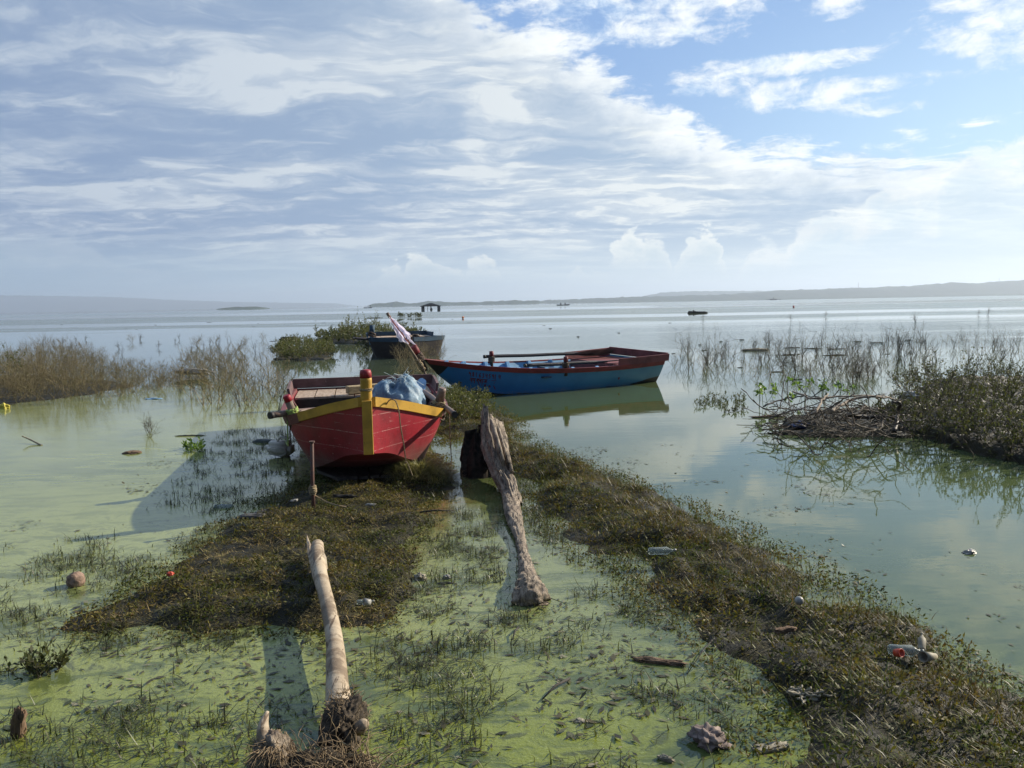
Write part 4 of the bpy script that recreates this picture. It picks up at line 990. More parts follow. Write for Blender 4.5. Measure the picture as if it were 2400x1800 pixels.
# scrub thicket along the left
def thicket(name, px_poly, n, h, depth, mat, label, cat, rad=.006, leafm=None, leaf=0., lean=.4, size=.035, stuff=True, seed=0, hfun=None, nb=(1, 3), k=3):
    r = np.random.default_rng(seed); pts = np.array(px_poly, float); lo, hi = pts.min(0), pts.max(0); segs = []; lv = []; c = 0
    while c < n:
        px, py = r.uniform(lo, hi)
        if sdist(np.array([px]), np.array([py]), pts)[0] < 0: continue
        p = U(px, py); hh = h * r.uniform(.5, 1.1) * (hfun(px, py) if hfun else 1.)
        d = np.array([r.normal(0, lean), r.normal(0, lean), 1.]); grow(r, (p.x, p.y, -.03), d, hh, rad * r.uniform(.7, 1.2), depth, segs, nb, .35, .62, leaf, lv); c += 1
    root = empty(name, U(*pts.mean(0))) if not stuff else None
    if stuff: o = segs_mesh(name, segs, mat, k=k); tag(o, label, cat, kind='stuff')
    else:
        tag(root, label, cat); bpy.context.view_layer.update(); off = -np.array(root.location)
        o = segs_mesh('stems', [(a + off, b + off, c1, c2) for a, b, c1, c2 in segs], mat, root, k=k)
    if leafm and lv:
        P_ = np.array([q[0] for q in lv]); D_ = np.array([q[1] for q in lv])
        if not stuff: P_ = P_ - np.array(root.location)
        lo_ = leaf_mesh('leaves', P_, size, leafm, root, r, .45, D_)
        if stuff: tag(lo_, 'small olive leaves of ' + label, cat, kind='stuff')
    return o
thicket('scrub', [(-260, 900), (-200, 850), (0, 835), (180, 830), (300, 850), (420, 870), (440, 905), (360, 925), (250, 935), (100, 945), (-260, 960)], 2300, .50, 2, M_weed, 'dense thicket of dry brown scrub along the left shore', 'scrub', .0042,
        hfun=lambda px, py: .35 + .75 * math.exp(-((px - 140) / 90) ** 2) + .3 * math.exp(-((px - 20) / 60) ** 2) + .25 * math.sin(px * .04 + py * .06) ** 2, seed=2, lean=.75, nb=(2, 4))
thicket('scrub', [(430, 845), (500, 835), (560, 850), (560, 895), (450, 900)], 170, .40, 2, M_weed, 'low brown scrub clump between the left thicket and the green islet', 'scrub', .005, seed=3, nb=(2, 4), lean=.7)
thicket('reeds', [(400, 905), (420, 850), (560, 805), (690, 815), (720, 860), (690, 930), (600, 985), (460, 950)], 420, .24, 1, M_weed, 'short sparse dry stems dotted through the shallows left of the red boat', 'reeds', .0045, seed=31, nb=(1, 3), lean=.7)
thicket('reeds', [(1570, 870), (1600, 812), (1800, 795), (2480, 790), (2480, 850), (2100, 900), (1850, 905), (1700, 890)], 620, .28, 1, M_weed, 'short sparse stems dotted through the right shallows', 'reeds', .0045, seed=32, nb=(1, 3), lean=.6)
# green leafy patch on the far left, and bushes on the islets
def leafy(name, px_poly, n, h, label, cat, mat_l, mat_s, leaf=.9, size=.05, seed=0, depth=2, nb=(2, 4), lean=.5, hfun=None, rad=.006):
    return thicket(name, px_poly, n, h, depth, mat_s, label, cat, rad, mat_l, leaf, lean, size, False, seed, hfun, nb)
leafy('bush', [(-200, 900), (0, 870), (60, 880), (40, 905), (-200, 930)], 45, .5, 'small green leafy bush inside the left scrub', 'bush', M_leaf, M_weed, .9, .05, 5)
leafy('bush', [(725, 795), (745, 785), (880, 783), (985, 783), (1000, 797), (900, 806), (760, 806)], 260, .62, 'bushy islet of olive shrubs behind the weathered boat', 'bush', M_leaf, M_weed, .95, .085, 6, hfun=lambda px, py: (.45 + .45 * math.exp(-((px - 860) / 75) ** 2)) * (1.7 if int(px * 7) % 17 == 0 else 1), rad=.009)
leafy('bush', [(640, 840), (660, 815), (700, 806), (770, 812), (785, 838), (700, 850)], 260, .34, 'low green bush islet left of the weathered boat', 'bush', M_leaf, M_weed, .95, .05, 7)
leafy('bush', [(840, 822), (880, 818), (885, 832), (845, 835)], 8, .35, 'tiny green bush left of the weathered boat stem', 'bush', M_leaf, M_weed, .9, .07, 8)
leafy('bush', [(1045, 935), (1080, 930), (1130, 940), (1150, 975), (1110, 1000), (1040, 985)], 110, .22, 'leafy green weeds by the oar tip and the stump', 'bush', M_leaf, M_weed, .9, .035, 9, rad=.003)
# the big bush at the right
leafy('bush', [(2050, 1010), (2060, 960), (2130, 900), (2250, 890), (2500, 880), (2700, 950), (2650, 1120), (2500, 1110), (2330, 1080), (2180, 1045)], 560, .39, 'large dark bush overhanging the water at the right edge', 'bush', M_leafD, M_weedD, .7, .036, 10,
      hfun=lambda px, py: .50 + .5 * min(1, max(0, (px - 2040) / 150)) + .22 * math.exp(-((px - 2230) / 70) ** 2) - .15 * min(1, max(0, (px - 2300) / 80)), nb=(2, 4), rad=.008)
mb = MB(); r_ = random.Random(3)
def debris_mat(name, polypx, h, label, mat, seed):
    P = poly(polypx); lo, hi = P.min(0), P.max(0); st = .09
    gx, gy = np.meshgrid(np.arange(lo[0] - .3, hi[0] + .3, st), np.arange(lo[1] - .3, hi[1] + .3, st)); sd = sdist(gx, gy, P) + (fbm(gx, gy, seed, 1.5) - .5) * .7
    z = np.where(sd > 0, h * (1 - np.exp(-sd / .3)) + (fbm(gx, gy, seed + 3, 5.) - .5) * h, -.25)
    i_ = np.arange(gx.size).reshape(gx.shape); f = np.stack([i_[:-1, :-1].ravel(), i_[:-1, 1:].ravel(), i_[1:, 1:].ravel(), i_[1:, :-1].ravel()], 1)
    return tag(mesh(name, np.stack([gx.ravel(), gy.ravel(), z.ravel()], 1), f, mat, smooth=True), label, 'debris', kind='stuff')
debris_mat('plant_litter', [(-300, 950), (-200, 885), (100, 880), (260, 895), (330, 905), (200, 925), (60, 945), (-100, 975)], .035, 'matted dead litter under the left scrub', M_mud, 51)
debris_mat('plant_litter', [(2060, 1010), (2080, 950), (2200, 900), (2700, 900), (2750, 1120), (2500, 1100), (2330, 1070), (2180, 1035)], .22, 'dark soil and litter under the large right bush', M_mud, 52)
debris_mat('plant_litter', [(730, 803), (760, 790), (990, 790), (995, 803), (900, 808)], .12, 'wet litter under the far bushy islet', M_mud, 53)
debris_mat('plant_litter', [(650, 842), (665, 825), (770, 825), (780, 840), (710, 848)], .08, 'wet litter under the low green islet', M_mud, 54)
# ------------------------------------------------------------------ driftwood, litter and floating things
M_log = wood('pale_log', (.50, .40, .28), (.36, .27, .18), axis_scale=(4., 1.0, 4.), rough=.8, bs=.5, crack=(.22, .15, .09))
def logm(n, S, b, o):
    p = n.obj(); f = n.noise(p, 5., 5, .6); pit = n.voro(p, 42.); x, y, z = n.sep(p)
    ring = n.noise(n.vmul(p, (.6, 7., .6)), 1.6, 5, .7)
    c = n.mix(n.sm(f, .35, .65), (.47, .39, .28), (.33, .26, .18)); c = n.mix(n.sm(ring, .50, .66) * .55, c, (.17, .115, .07)); ck = n.noise(n.vmul(p, (9., .9, 9.)), 3., 5, .7, .5); c = n.mix(n.sm(ck, .57, .64) * .8, c, (.07, .045, .03)); bk = n.noise(p, 3.1, 5, .65); c = n.mix(n.sm(bk, .56, .62) * .75, c, (.15, .11, .075))
    c = n.mix(n.sm(pit, .16, .08) * n.sm(f, .45, .6) * .7, c, (.09, .06, .04))
    S(col=c, rough=.8, spec=.2, nor=n.bump(ring * .8 + f * .6 + n.noise(p, 60., 3) * .3, .6, .012))
M_log = material('pale_log', logm)
def driftm(n, S, b, o):
    p = n.obj(); g = n.noise(n.vmul(n.vadd(p, n.vmul(n.noise(p, 3., 2, .5, col=True), (.10, .10, .10))), (20., 5., 4.)), 2., 7, .7, .4); f = n.noise(p, 6., 5, .6); q = n.noise(p, 70., 4, .7)
    c = n.mix(n.sm(g, .34, .62), (.035, .026, .019), (.42, .34, .25)); c = n.mix(n.sm(f, .5, .68) * .5, c, (.22, .165, .125)); c = n.mix(n.sm(q, .6, .72) * .4, c, (.05, .04, .03))
    S(col=c, rough=.72, spec=.3, nor=n.bump(g * 1.6 + f * .5 + q * .2, 1., .03))
M_drift = material('grey_driftwood', driftm)
M_rootdark = plain('muddy_root', (.022, .017, .012), (.075, .058, .04), .85, 40., 1., .2)
M_rootfine = veg_mat('fine_roots', [(.16, .11, .06), (.26, .19, .11), (.09, .06, .035), (.36, .27, .16)], .8, .05)
def surf(name, fn, nu, nv, mat, parent=None, closed=True):
    vs = [fn(i / nu, j / nv) for j in range(nv + 1) for i in range(nu)]; fs = []
    for j in range(nv):
        for i in range(nu): fs.append((j*nu+i, j*nu+(i+1) % nu, (j+1)*nu+(i+1) % nu, (j+1)*nu+i))
    return mesh(name, vs, fs, mat, parent, smooth=True)
# the pale log with its root ball in the foreground
lp = [(744, 1278, .15, .044), (745, 1325, .15, .047), (759, 1380, .145, .042), (772, 1434, .135, .041), (784, 1506, .125, .044), (790, 1597, .11, .049), (793, 1640, .105, .055), (796, 1665, .10, .057)]
pts = [tuple(U(a, b_, z)) + (r,) for a, b_, z, r in lp]; sp_ = smooth_path(pts, 6)
LOG0 = Vector(pts[-1][:3]); LOG0.z = 0
log = empty('driftwood_log', LOG0); tag(log, 'pale bark-stripped tree trunk with muddy root ball lying across the mound in front', 'log')
mb = MB(); mb.tube([Vector(q[:3]) - LOG0 for q in sp_], [q[3] for q in sp_], 32, nz=.09, nf=3.6); mb.build('trunk', M_log, log, smooth=True)
mb = MB()
for (px0, py0, px1, py1, w0) in ((719, 1253, 737, 1345, .022), (724, 1268, 732, 1310, .018), (754, 1282, 764, 1335, .016)):
    a_, b_ = U(px0, py0, .185) - LOG0, U(px1, py1, .15) - LOG0; m_ = a_.lerp(b_, .5)
    mb.tube([a_, a_.lerp(b_, .25), m_, b_], [.003, w0 * .55, w0, w0 * .7], 5, sq=(.5, 1.), nz=.2, nf=20)
mb.build('splinter', M_log, log)
RB = U(808, 1700, .07)
def rb(u, v):
    th, ph = u * 2 * PI, v * PI; q = Vector((math.sin(ph) * math.cos(th), math.sin(ph) * math.sin(th), math.cos(ph)))
    r = 1 + .34 * mnoise.fractal(q * 1.8, 1., 2., 4) + .05 * mnoise.fractal(q * 9, 1., 2., 3)
    return RB - LOG0 + Vector((q.x * .085, q.y * .16, q.z * .105)) * r
surf('root_ball', rb, 90, 60, M_rootdark, log)
RB2 = U(640, 1800, .03)
def rb2(u, v):
    th, ph = u * 2 * PI, v * PI; q = Vector((math.sin(ph) * math.cos(th), math.sin(ph) * math.sin(th), math.cos(ph)))
    r = 1 + .2 * mnoise.fractal(q * 2.2 + Vector((5, 0, 0)), .8, 2., 4)
    return RB2 - LOG0 + Vector((q.x * .085, q.y * .105, q.z * .13)) * r
surf('root_lobe', rb2, 70, 44, M_drift, log)
RB3 = U(745, 1840, .0)
def rb3(u, v):
    th, ph = u * 2 * PI, v * PI; q = Vector((math.sin(ph) * math.cos(th), math.sin(ph) * math.sin(th), math.cos(ph)))
    r = 1 + .35 * mnoise.fractal(q * 3.2 + Vector((1, 8, 0)), .8, 2., 4)
    return RB3 - LOG0 + Vector((q.x * .24, q.y * .12, q.z * .11)) * r
surf('root_mass', rb3, 90, 50, M_rootdark, log)
hp = [(U(624, 1742, .13), .030), (U(617, 1720, .155), .026), (U(618, 1695, .175), .019), (U(627, 1668, .20), .007)]
mb = MB(); sq_ = smooth_path([tuple(a - LOG0) + (r,) for a, r in hp], 5); mb.tube([Vector(q[:3]) for q in sq_], [q[3] for q in sq_], 14); mb.build('root_stub', M_log, log, smooth=True)
a_ = U(848, 1702, .13) - LOG0
mb = MB(); mb.tube([a_ + Vector((-.02, .03, -.03)), a_, a_ + Vector((.012, -.012, .018)), a_ + Vector((.016, -.018, .026))], [.026, .027, .022, .008], 12, nz=.1, nf=20); mb.build('root_stub', M_log, log, smooth=True)
r_ = np.random.default_rng(77); segs = []
def rootlet(p, d, L, rad, n=9, wig=.5, grav=-.25):
    p = np.array(p, float); d = np.array(d, float)
    for i in range(n):
        d = d + r_.normal(0, wig, 3) * .5 + np.array([0, 0, grav * .2]); d /= np.linalg.norm(d); q = p + d * L / n
        q[2] = max(q[2], .004); segs.append((p.copy() - np.array(LOG0), q.copy() - np.array(LOG0), rad * (1 - i / n * .7), rad * (1 - (i + 1) / n * .7))); p = q
for k in range(420):                                   # hair on the left lobe, combed down from the horn
    th = r_.uniform(-.2, 2.2); s_ = np.array(RB2) + np.array([math.cos(th) * .07, r_.uniform(-.08, .07), .02 + .10 * math.sin(th)]) ; rootlet(s_, [math.cos(th) * .7 - .1, -.9, -.2], r_.uniform(.04, .10), .0022, 6, .4)
for k in range(300):
    s_ = np.array(U(r_.uniform(660, 880), r_.uniform(1770, 1850), .10)); rootlet(s_, [r_.normal(0, 1), r_.normal(0, .6), r_.normal(.2, .4)], r_.uniform(.08, .26), r_.uniform(.0012, .0036), 12, .5)
for k in range(140):
    th = r_.uniform(0, 2 * PI); ph = r_.uniform(.1, 1.4); q = np.array([math.sin(ph) * math.cos(th) * .1, math.sin(ph) * math.sin(th) * .17, math.cos(ph) * .12])
    rootlet(np.array(RB) + q, q * 6, r_.uniform(.02, .06), .0019, 5, .8)
o = segs_mesh('fine_roots', segs, M_rootfine, log, k=4); o['kind'] = 'stuff'
# the grey stump and its snaking root
S0 = U(1140, 1110, 0); stump = empty('driftwood_stump', S0)
tag(stump, 'grey weathered broken stump leaning in the water right of the red boat', 'stump')
P_ = [(V(1150, 1006, 8.2), .105), (U(1154, 1048, .30), .118), (U(1168, 1086, .20), .108), (U(1182, 1120, .12), .092), (U(1196, 1150, .06), .075), (U(1204, 1180, .03), .062)]
sq_ = smooth_path([tuple(a - S0) + (r,) for a, r in P_], 8)
def stump_surf(u, v):
    i = v * (len(sq_) - 1); k = min(int(i), len(sq_) - 2); f = i - k; c = Vector(sq_[k][:3]).lerp(Vector(sq_[k+1][:3]), f); r = sq_[k][3] * (1 - f) + sq_[k+1][3] * f
    t = (Vector(sq_[k+1][:3]) - Vector(sq_[k][:3])).normalized(); x = t.cross(Vector((0, 0, 1))).normalized(); y = x.cross(t); a = u * 2 * PI
    dr = x * math.cos(a) + y * math.sin(a)
    rid = .10 * math.sin(a * 5 + v * 3) + .06 * math.sin(a * 13 + v * 4) + .42 * mnoise.fractal(Vector((math.cos(a) * 1.5, math.sin(a) * 1.5, v * 2.4)), .8, 2., 4) + .10 * mnoise.fractal(Vector((math.cos(a) * 9, math.sin(a) * 9, v * 2.2)), .8, 2., 3)
    up_ = max(0, .12 - v) / .12 * (.22 + .22 * mnoise.noise(Vector((math.cos(a) * 2.3, math.sin(a) * 2.3, 4.)))) * (1.3 if math.cos(a) > .1 else .35)
    return c + dr * r * (1 + rid) - t * up_
surf('trunk', stump_surf, 110, 70, M_drift, stump)
mb = MB()
for (p0, p1, r0) in ((V(1150, 984, 8.0), U(1180, 1085, .28), .052), (V(1166, 1000, 7.9), U(1192, 1090, .24), .040), (V(1176, 1022, 7.9), U(1200, 1110, .18), .045)):
    a_, b_ = p0 - S0, p1 - S0; mb.tube([a_, a_.lerp(b_, .12), a_.lerp(b_, .5), b_], [r0 * .45, r0 * .8, r0, r0 * .8], 10, nz=.35, nf=9., seed=p0.x * 9, sq=(1, .6))
mb.build('broken_spikes', M_drift, stump, smooth=True)
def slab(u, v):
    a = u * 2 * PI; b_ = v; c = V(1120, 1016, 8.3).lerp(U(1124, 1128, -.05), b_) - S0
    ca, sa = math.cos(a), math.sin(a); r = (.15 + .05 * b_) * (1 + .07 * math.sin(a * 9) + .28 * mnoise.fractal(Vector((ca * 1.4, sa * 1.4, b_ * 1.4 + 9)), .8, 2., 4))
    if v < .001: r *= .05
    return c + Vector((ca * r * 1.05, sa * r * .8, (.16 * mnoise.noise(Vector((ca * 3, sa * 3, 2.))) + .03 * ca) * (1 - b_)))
surf('shaded_side', slab, 80, 30, plain('shaded_wood', (.008, .007, .006), (.03, .023, .017), .9, 20., 1., .15), stump)  # near-black colour stands in for shade on the stump's hollow left side
S1 = U(1240, 1390, 0); root = empty('driftwood_root', S1)
tag(root, 'snaking grey root running from the stump to a knobbly end in green water', 'driftwood')
P_ = [(U(1186, 1135, .04), .06), (U(1196, 1172, .05), .070), (U(1205, 1215, .04), .066), (U(1216, 1250, .03), .045), (U(1224, 1285, .02), .038), (U(1231, 1320, .03), .046), (U(1236, 1350, .035), .060), (U(1240, 1375, .04), .085), (U(1245, 1400, .02), .115), (U(1247, 1412, .0), .10), (U(1248, 1418, -.02), .05)]
sr_ = smooth_path([tuple(a - S1) + (r,) for a, r in P_], 7)
def root_surf(u, v):
    i = v * (len(sr_) - 1); k = min(int(i), len(sr_) - 2); f = i - k; c = Vector(sr_[k][:3]).lerp(Vector(sr_[k+1][:3]), f); r = sr_[k][3] * (1 - f) + sr_[k+1][3] * f
    t = (Vector(sr_[k+1][:3]) - Vector(sr_[k][:3])).normalized(); x = t.cross(Vector((0, 0, 1))).normalized(); y = x.cross(t); a = u * 2 * PI; dr = x * math.cos(a) + y * math.sin(a) * .72
    knob = max(0, v - .72) / .28
    rid = .14 * mnoise.fractal(c * 14 + dr * 2, .8, 2., 4) + .16 * mnoise.fractal(c * 40 + dr, .8, 2., 3) * .7 + knob * (.16 * math.sin(a * 4 + 1) + .07 * math.sin(a * 9 + v * 20))
    return c + dr * r * (1 + rid)
surf('root', root_surf, 90, 130, M_drift, root)
# iron stake with rope
a_ = U(735, 1190, .09); top = V(731, 1036, a_.y)
st = empty('iron_stake', a_); mb = MB(); mb.tube([(0, 0, -.1), (0, 0, .2), top - a_], [.0165, .0165, .016], 12, nz=.04, nf=20.); mb.build('pipe', M_rust, st, smooth=True)
mb = MB(); mb.tube([top - a_ - Vector((0, 0, .004)), top - a_ + Vector((0, 0, .008))], [.025, .025], 12); mb.build('cap', M_rust, st)
tag(st, 'rusty iron stake driven into the mound in front of the red boat', 'stake')
ro = lashing('mooring_rope', M_rope, None, (0, 0, 0), .018, .007, 6, .013, .007, 31, Vector((0, 0, 1)), 4); ro.location = U(735, 1145, .0) * 0 + Vector((a_.x, a_.y, V(734, 1148, a_.y).z))
tag(ro, 'tan rope knotted round the iron stake', 'rope')
mb = MB(); mb.tube([Vector(q) for q in smooth_path([(a_.x, a_.y - .02, ro.location.z - .03), tuple(U(745, 1165, .17)), tuple(U(765, 1176, .14)), tuple(U(790, 1184, .14)), tuple(U(812, 1188, .12))], 5)], .006, 6); tag(mb.build('rope', M_rope), 'rope end trailing from the stake over the grass', 'rope')
mb = MB(); q0 = W(RW, -.80, 1.02, .68); mb.tube([q0, q0 + Vector((.0, -.03, -.3)), U(667, 1030, .02), U(664, 1042, .08)], .008, 6); tag(mb.build('rope', M_greenrope), 'green rope from the left post down to the jerrycan', 'rope')
mb = MB(); q0 = W(RW, -.77, 1.06, .66); mb.tube([q0, q0 + Vector((-.015, -.01, -.15)), q0 + Vector((-.012, -.01, -.30))], .008, 6); tag(mb.build('rope', M_darkrope), 'short dark rope end hanging from the left post', 'rope')
mb = MB(); q0 = W(RW, .88, 1.1, .68); mb.tube([q0, q0 + Vector((.005, -.02, -.3)), q0 + Vector((.01, 0, -.62))], .005, 6); tag(mb.build('rope', M_rope), 'thin rope hanging off the right side of the red boat', 'rope')
# jerrycan
M_jerry = plain('dirty_white_plastic', (.60, .56, .47), (.40, .37, .30), .5, 7., .2)
jc = empty('jerrycan', U(645, 1074, 0)); bm = bmesh.new(); bmesh.ops.create_cube(bm, size=1)
for v in bm.verts: v.co = Vector((v.co.x * .34, v.co.y * .24, v.co.z * .20))
for v in bm.verts:
    if v.co.x < 0: v.co.z *= .72; v.co.y *= .75
bmesh.ops.bevel(bm, geom=bm.edges[:], offset=.055, segments=4, affect='EDGES')
mb = MB(); bm.verts.index_update(); mb.add([v.co for v in bm.verts], [[v.index for v in f.verts] for f in bm.faces]); bm.free(); b_ = mb.build('body', M_jerry, jc, smooth=True); b_.location = (0, .12, .085)
mb = MB(); pts_ = [(.03 + .105 * math.cos(a), -.122, .005 + .055 * math.sin(a)) for a in np.linspace(0, 2 * PI, 40)]; mb.tube(pts_, .006, 6, caps=False); c_ = mb.build('moulded_ring', M_jerry, jc, smooth=True); c_.location = (0, .12, .085)
mb = MB(); mb.tube([(.10, .0, .10), (.12, .0, .15), (.02, .0, .155), (-.02, .0, .10)], .014, 8); c_ = mb.build('handle', M_jerry, jc, smooth=True); c_.location = (0, .12, .075)
jc.rotation_euler = (.15, .10, -.1); tag(jc, 'dirty white plastic jerrycan floating left of the red boat', 'jerrycan')
def pebble(name, c, size, mat, label, cat, seed=0, rz=0., nz=.25, sq=1., group=None, zoff=0., fr=1.6):
    def f(u, v):
        th, ph = u * 2 * PI, v * PI; q = Vector((math.sin(ph) * math.cos(th), math.sin(ph) * math.sin(th), math.cos(ph)))
        q = Vector([math.copysign(abs(t) ** sq, t) for t in q]); r = 1 + nz * mnoise.fractal(q * fr + Vector((seed, 0, 0)), .8, 2., 4)
        return Vector((q.x * size[0], q.y * size[1], q.z * size[2])) * r
    o = surf(name, f, 40, 26, mat); o.location = c + Vector((0, 0, zoff)); o.rotation_euler = (0, 0, rz); return tag(o, label, cat, group)
M_darkpl = plain('dark_green_plastic', (.03, .045, .04), (.06, .075, .065), .5)
M_sandal = plain('grey_mud_rubber', (.10, .095, .085), (.045, .042, .038), .6, 30.)
M_husk = plain('coconut_husk', (.30, .20, .15), (.16, .11, .075), .9, 40., .8)
M_cork = plain('weathered_bark', (.20, .13, .08), (.10, .065, .04), .9, 30., .8)
M_stone = plain('grey_brown_stone', (.26, .20, .17), (.12, .09, .075), .85, 14., .9)
M_pale = plain('pale_scrap', (.30, .265, .19), (.17, .15, .105), .7, 30.)
M_yel = plain('yellow_scrap', (.55, .48, .08), (.45, .38, .05), .5)
M_redp = plain('red_plastic', (.50, .06, .02), (.35, .04, .02), .45)
M_orange = plain('orange_buoy', (.75, .22, .05), (.6, .16, .04), .5)
M_whitep = plain('white_plastic', (.36, .35, .31), (.19, .18, .155), .4, 20.)
M_floatwood = plain('dark_floating_wood', (.045, .038, .03), (.02, .018, .015), .8)
def clear_fn(n, S, b, o): S(col=(.50, .56, .53), rough=.25, trans=.7, ior=1.2, spec=.5, nor=n.bump(n.noise(n.obj(), 40., 3), .4, .01))
M_clear = material('cloudy_clear_plastic', clear_fn)
pebble('float', U(622, 1037, 0), (.20, .055, .05), M_darkpl, 'dark green boat-shaped float beyond the jerrycan', 'float', 2, -.25, .08)
ca = pebble('sandal', U(590, 1212, .05), (.12, .045, .022), M_sandal, 'muddy grey sandal at the upper left rim of the mound', 'sandal', 5, .25, .2, zoff=.01)
ca = pebble('sandal', U(617, 1203, .05), (.07, .035, .02), M_sandal, 'smaller dark sandal beside the muddy grey one', 'sandal', 8, .5, .25, zoff=.01)
pebble('coconut', U(178, 1372, 0), (.058, .052, .055), M_husk, 'brown coconut husk floating at the left of the mound', 'coconut', 3, .3, .12, zoff=.035)
pebble('stone', U(1660, 1738, 0), (.062, .075, .035), M_stone, 'pinkish grey stone in the green water at bottom right', 'stone', 4, .3, .5, zoff=.015, fr=2.4)
pebble('stone', U(310, 1062, 0), (.11, .09, .03), M_cork, 'small brown dome of mud poking out of the pale left water', 'mud lump', 14, .3, .3, zoff=.0)
pebble('stone', U(172, 1240, 0) * 0 + U(985, 1357, 0), (.045, .035, .028), M_pale, 'pale yellowish stone at the right edge of the mound', 'stone', 6, -.5, .4, zoff=.008)
pebble('scrap', U(1048, 1356, 0), (.024, .016, .018), M_whitep, 'small white scrap floating right of the mound', 'scrap', 7, 0, .5, zoff=.006)
pebble('scrap', U(1362, 1690, 0), (.028, .018, .008), M_pale, 'pale shell-like scrap floating in the bottom green water', 'scrap', 9, -.5, .5)
pebble('scrap', U(9, 958, 0), (.09, .06, .07), M_yel, 'yellow plastic scrap at the far left edge of the scrub', 'scrap', 10, 0, .5, zoff=.03)
pebble('scrap', U(2272, 1296, 0), (.05, .03, .018), M_whitep, 'small grey-white scrap alone on the open right water', 'scrap', 12, 0, .7)
pebble('ball', U(1873, 1416, .12), (.024, .024, .024), M_whitep, 'small white ball in the grass of the bank', 'ball', 13, 0, .03, zoff=.02)
pebble('seed_pod', U(1135, 1372, 0) * 0 + U(1043, 1368, 0), (.055, .014, .010), M_tar, 'black stick-like pod floating below the white scrap', 'seed pod', 15, .05, .3)
def barkpiece(px, py, L, w, rz, mat, label, seed, z=.0, h=.012, cat='bark', nm='bark_piece', group=None):
    o = pebble(nm, U(px, py, z), (L / 2, w / 2, h), mat, label, cat, seed, rz, .45, .6, group, .004, 2.2); return o
barkpiece(1545, 1554, .24, .035, -.28, M_cork, 'brown strip of bark floating beside the bank', 21, h=.014)
barkpiece(1808, 1756, .14, .045, .2, M_pale, 'pale flat wood chip at the bottom by the bank', 22)
barkpiece(1560, 1782, .06, .02, -.5, M_pale, 'small grey stick at the bottom centre right', 23)
barkpiece(1840, 1478, .12, .03, .3, M_cork, 'dry reed scrap on the inner edge of the bank', 24, .05)
barkpiece(445, 1022, .36, .012, .03, M_pale, 'thin pale stick floating above the boat shadow', 25)
# upright piece of wood bottom left
o = barkpiece(46, 1728, .05, .04, 0, M_cork, 'reddish broken wood stub sticking up at bottom left', 26, h=.012); o.scale = (1, 1, 6.); o.location.z = .055; o.rotation_euler = (.1, .25, 0)
# curved stick left
mb = MB(); mb.tube([Vector(q) for q in smooth_path([tuple(U(52, 1022, .10)), tuple(U(70, 1030, .05)), tuple(U(98, 1044, .0))], 5)], [.009 + .004 * i / 10 for i in range(11)], 7); tag(mb.build('stick', M_pale), 'bent pale stick rising from the pale water at the left', 'stick')
def bottle(px, py, z, L, r, rz, mat, capmat, label, tilt=0., neck=.3):
    e = empty('plastic_bottle', U(px, py, z)); mb = MB()
    mb.tube([(0, 0, 0), (0, .01, 0), (0, L * .35, 0), (0, L * .66, 0), (0, L * .84, 0), (0, L * .92, 0)], [r * .8, r, r * .93, r, r * neck, r * neck], 16, nz=.10, nf=14.); mb.build('body', mat, e, smooth=True)
    mb = MB(); mb.tube([(0, L * .91, 0), (0, L, 0)], [r * neck * 1.25] * 2, 12); mb.build('cap', capmat, e, smooth=True)
    e.rotation_euler = (tilt, 0, rz); return tag(e, label, 'bottle')
bottle(1520, 1292, .11, .19, .025, -1.5, M_clear, M_whitep, 'crushed clear bottle with white cap lying on the middle of the bank')
bottle(2082, 1522, .095, .16, .026, -1.75, M_clear, M_clear, 'cloudy clear bottle lying beside the red cup on the bank')
bottle(2160, 1525, .09, .11, .018, -.5, M_pale, M_pale, 'dirty white bottle leaning in the litter on the bank', .45)
bottle(545, 1192, -.01, .16, .04, 1.5, M_clear, M_clear, 'clear glass jar half sunk in the shadow above the mound', 0., .8)
bottle(836, 1412, .11, .10, .015, -1.4, M_clear, M_whitep, 'small clear bottle lying on the mound right of the log')
def cupf(px, py, z, h, r0, r1, rot, mat, label):
    mb = MB(); n = 20; vs = []; fs = []
    for (zz_, rr) in ((0, r0), (h, r1), (h, r1 - .003), (.004, r0 - .003)):
        for k in range(n): vs.append((rr * math.cos(2 * PI * k / n), rr * math.sin(2 * PI * k / n), zz_))
    for j in range(3):
        for k in range(n): fs.append((j*n+k, j*n+(k+1) % n, (j+1)*n+(k+1) % n, (j+1)*n+k))
    fs.append(tuple(range(n - 1, -1, -1))); fs.append(tuple(3 * n + k for k in range(n)))
    mb.add(vs, fs); o = mb.build('cup', mat, smooth=True); o.location = U(px, py, z); o.rotation_euler = rot; return tag(o, label, 'cup')
cupf(2098, 1530, .12, .035, .017, .02, (1.2, .3, .4), M_redp, 'small orange red cup lying in the litter on the bank')
cupf(868, 1412, .11, .04, .018, .021, (1.3, .2, -1.2), M_whitep, 'white paper cup on its side on the mound right of the log')
cupf(2192, 1538, .09, .10, .014, .026, (1.35, .2, -1.1), M_pale, 'dirty white cup on its side at the outer edge of the bank')
pebble('scrap', U(399, 1352, .1), (.022, .018, .014), M_redp, 'red scrap in the middle of the mound grass', 'scrap', 17, 0, .3, zoff=.02)
pebble('scrap', U(690, 1178, .1), (.03, .012, .010), M_whitep, 'white scrap on the mound left of the iron stake', 'scrap', 18, .4, .5, zoff=.02)
pebble('scrap', U(868, 1188, .1), (.04, .010, .010), M_whitep, 'thin white strip on the mound right of the iron stake', 'scrap', 19, -.1, .5, zoff=.02)
pebble('scrap', U(808, 1168, .1), (.10, .02, .014), M_floatwood, 'dark twist of rag on the mound near the bow', 'rag', 20, -.1, .6, zoff=.02)
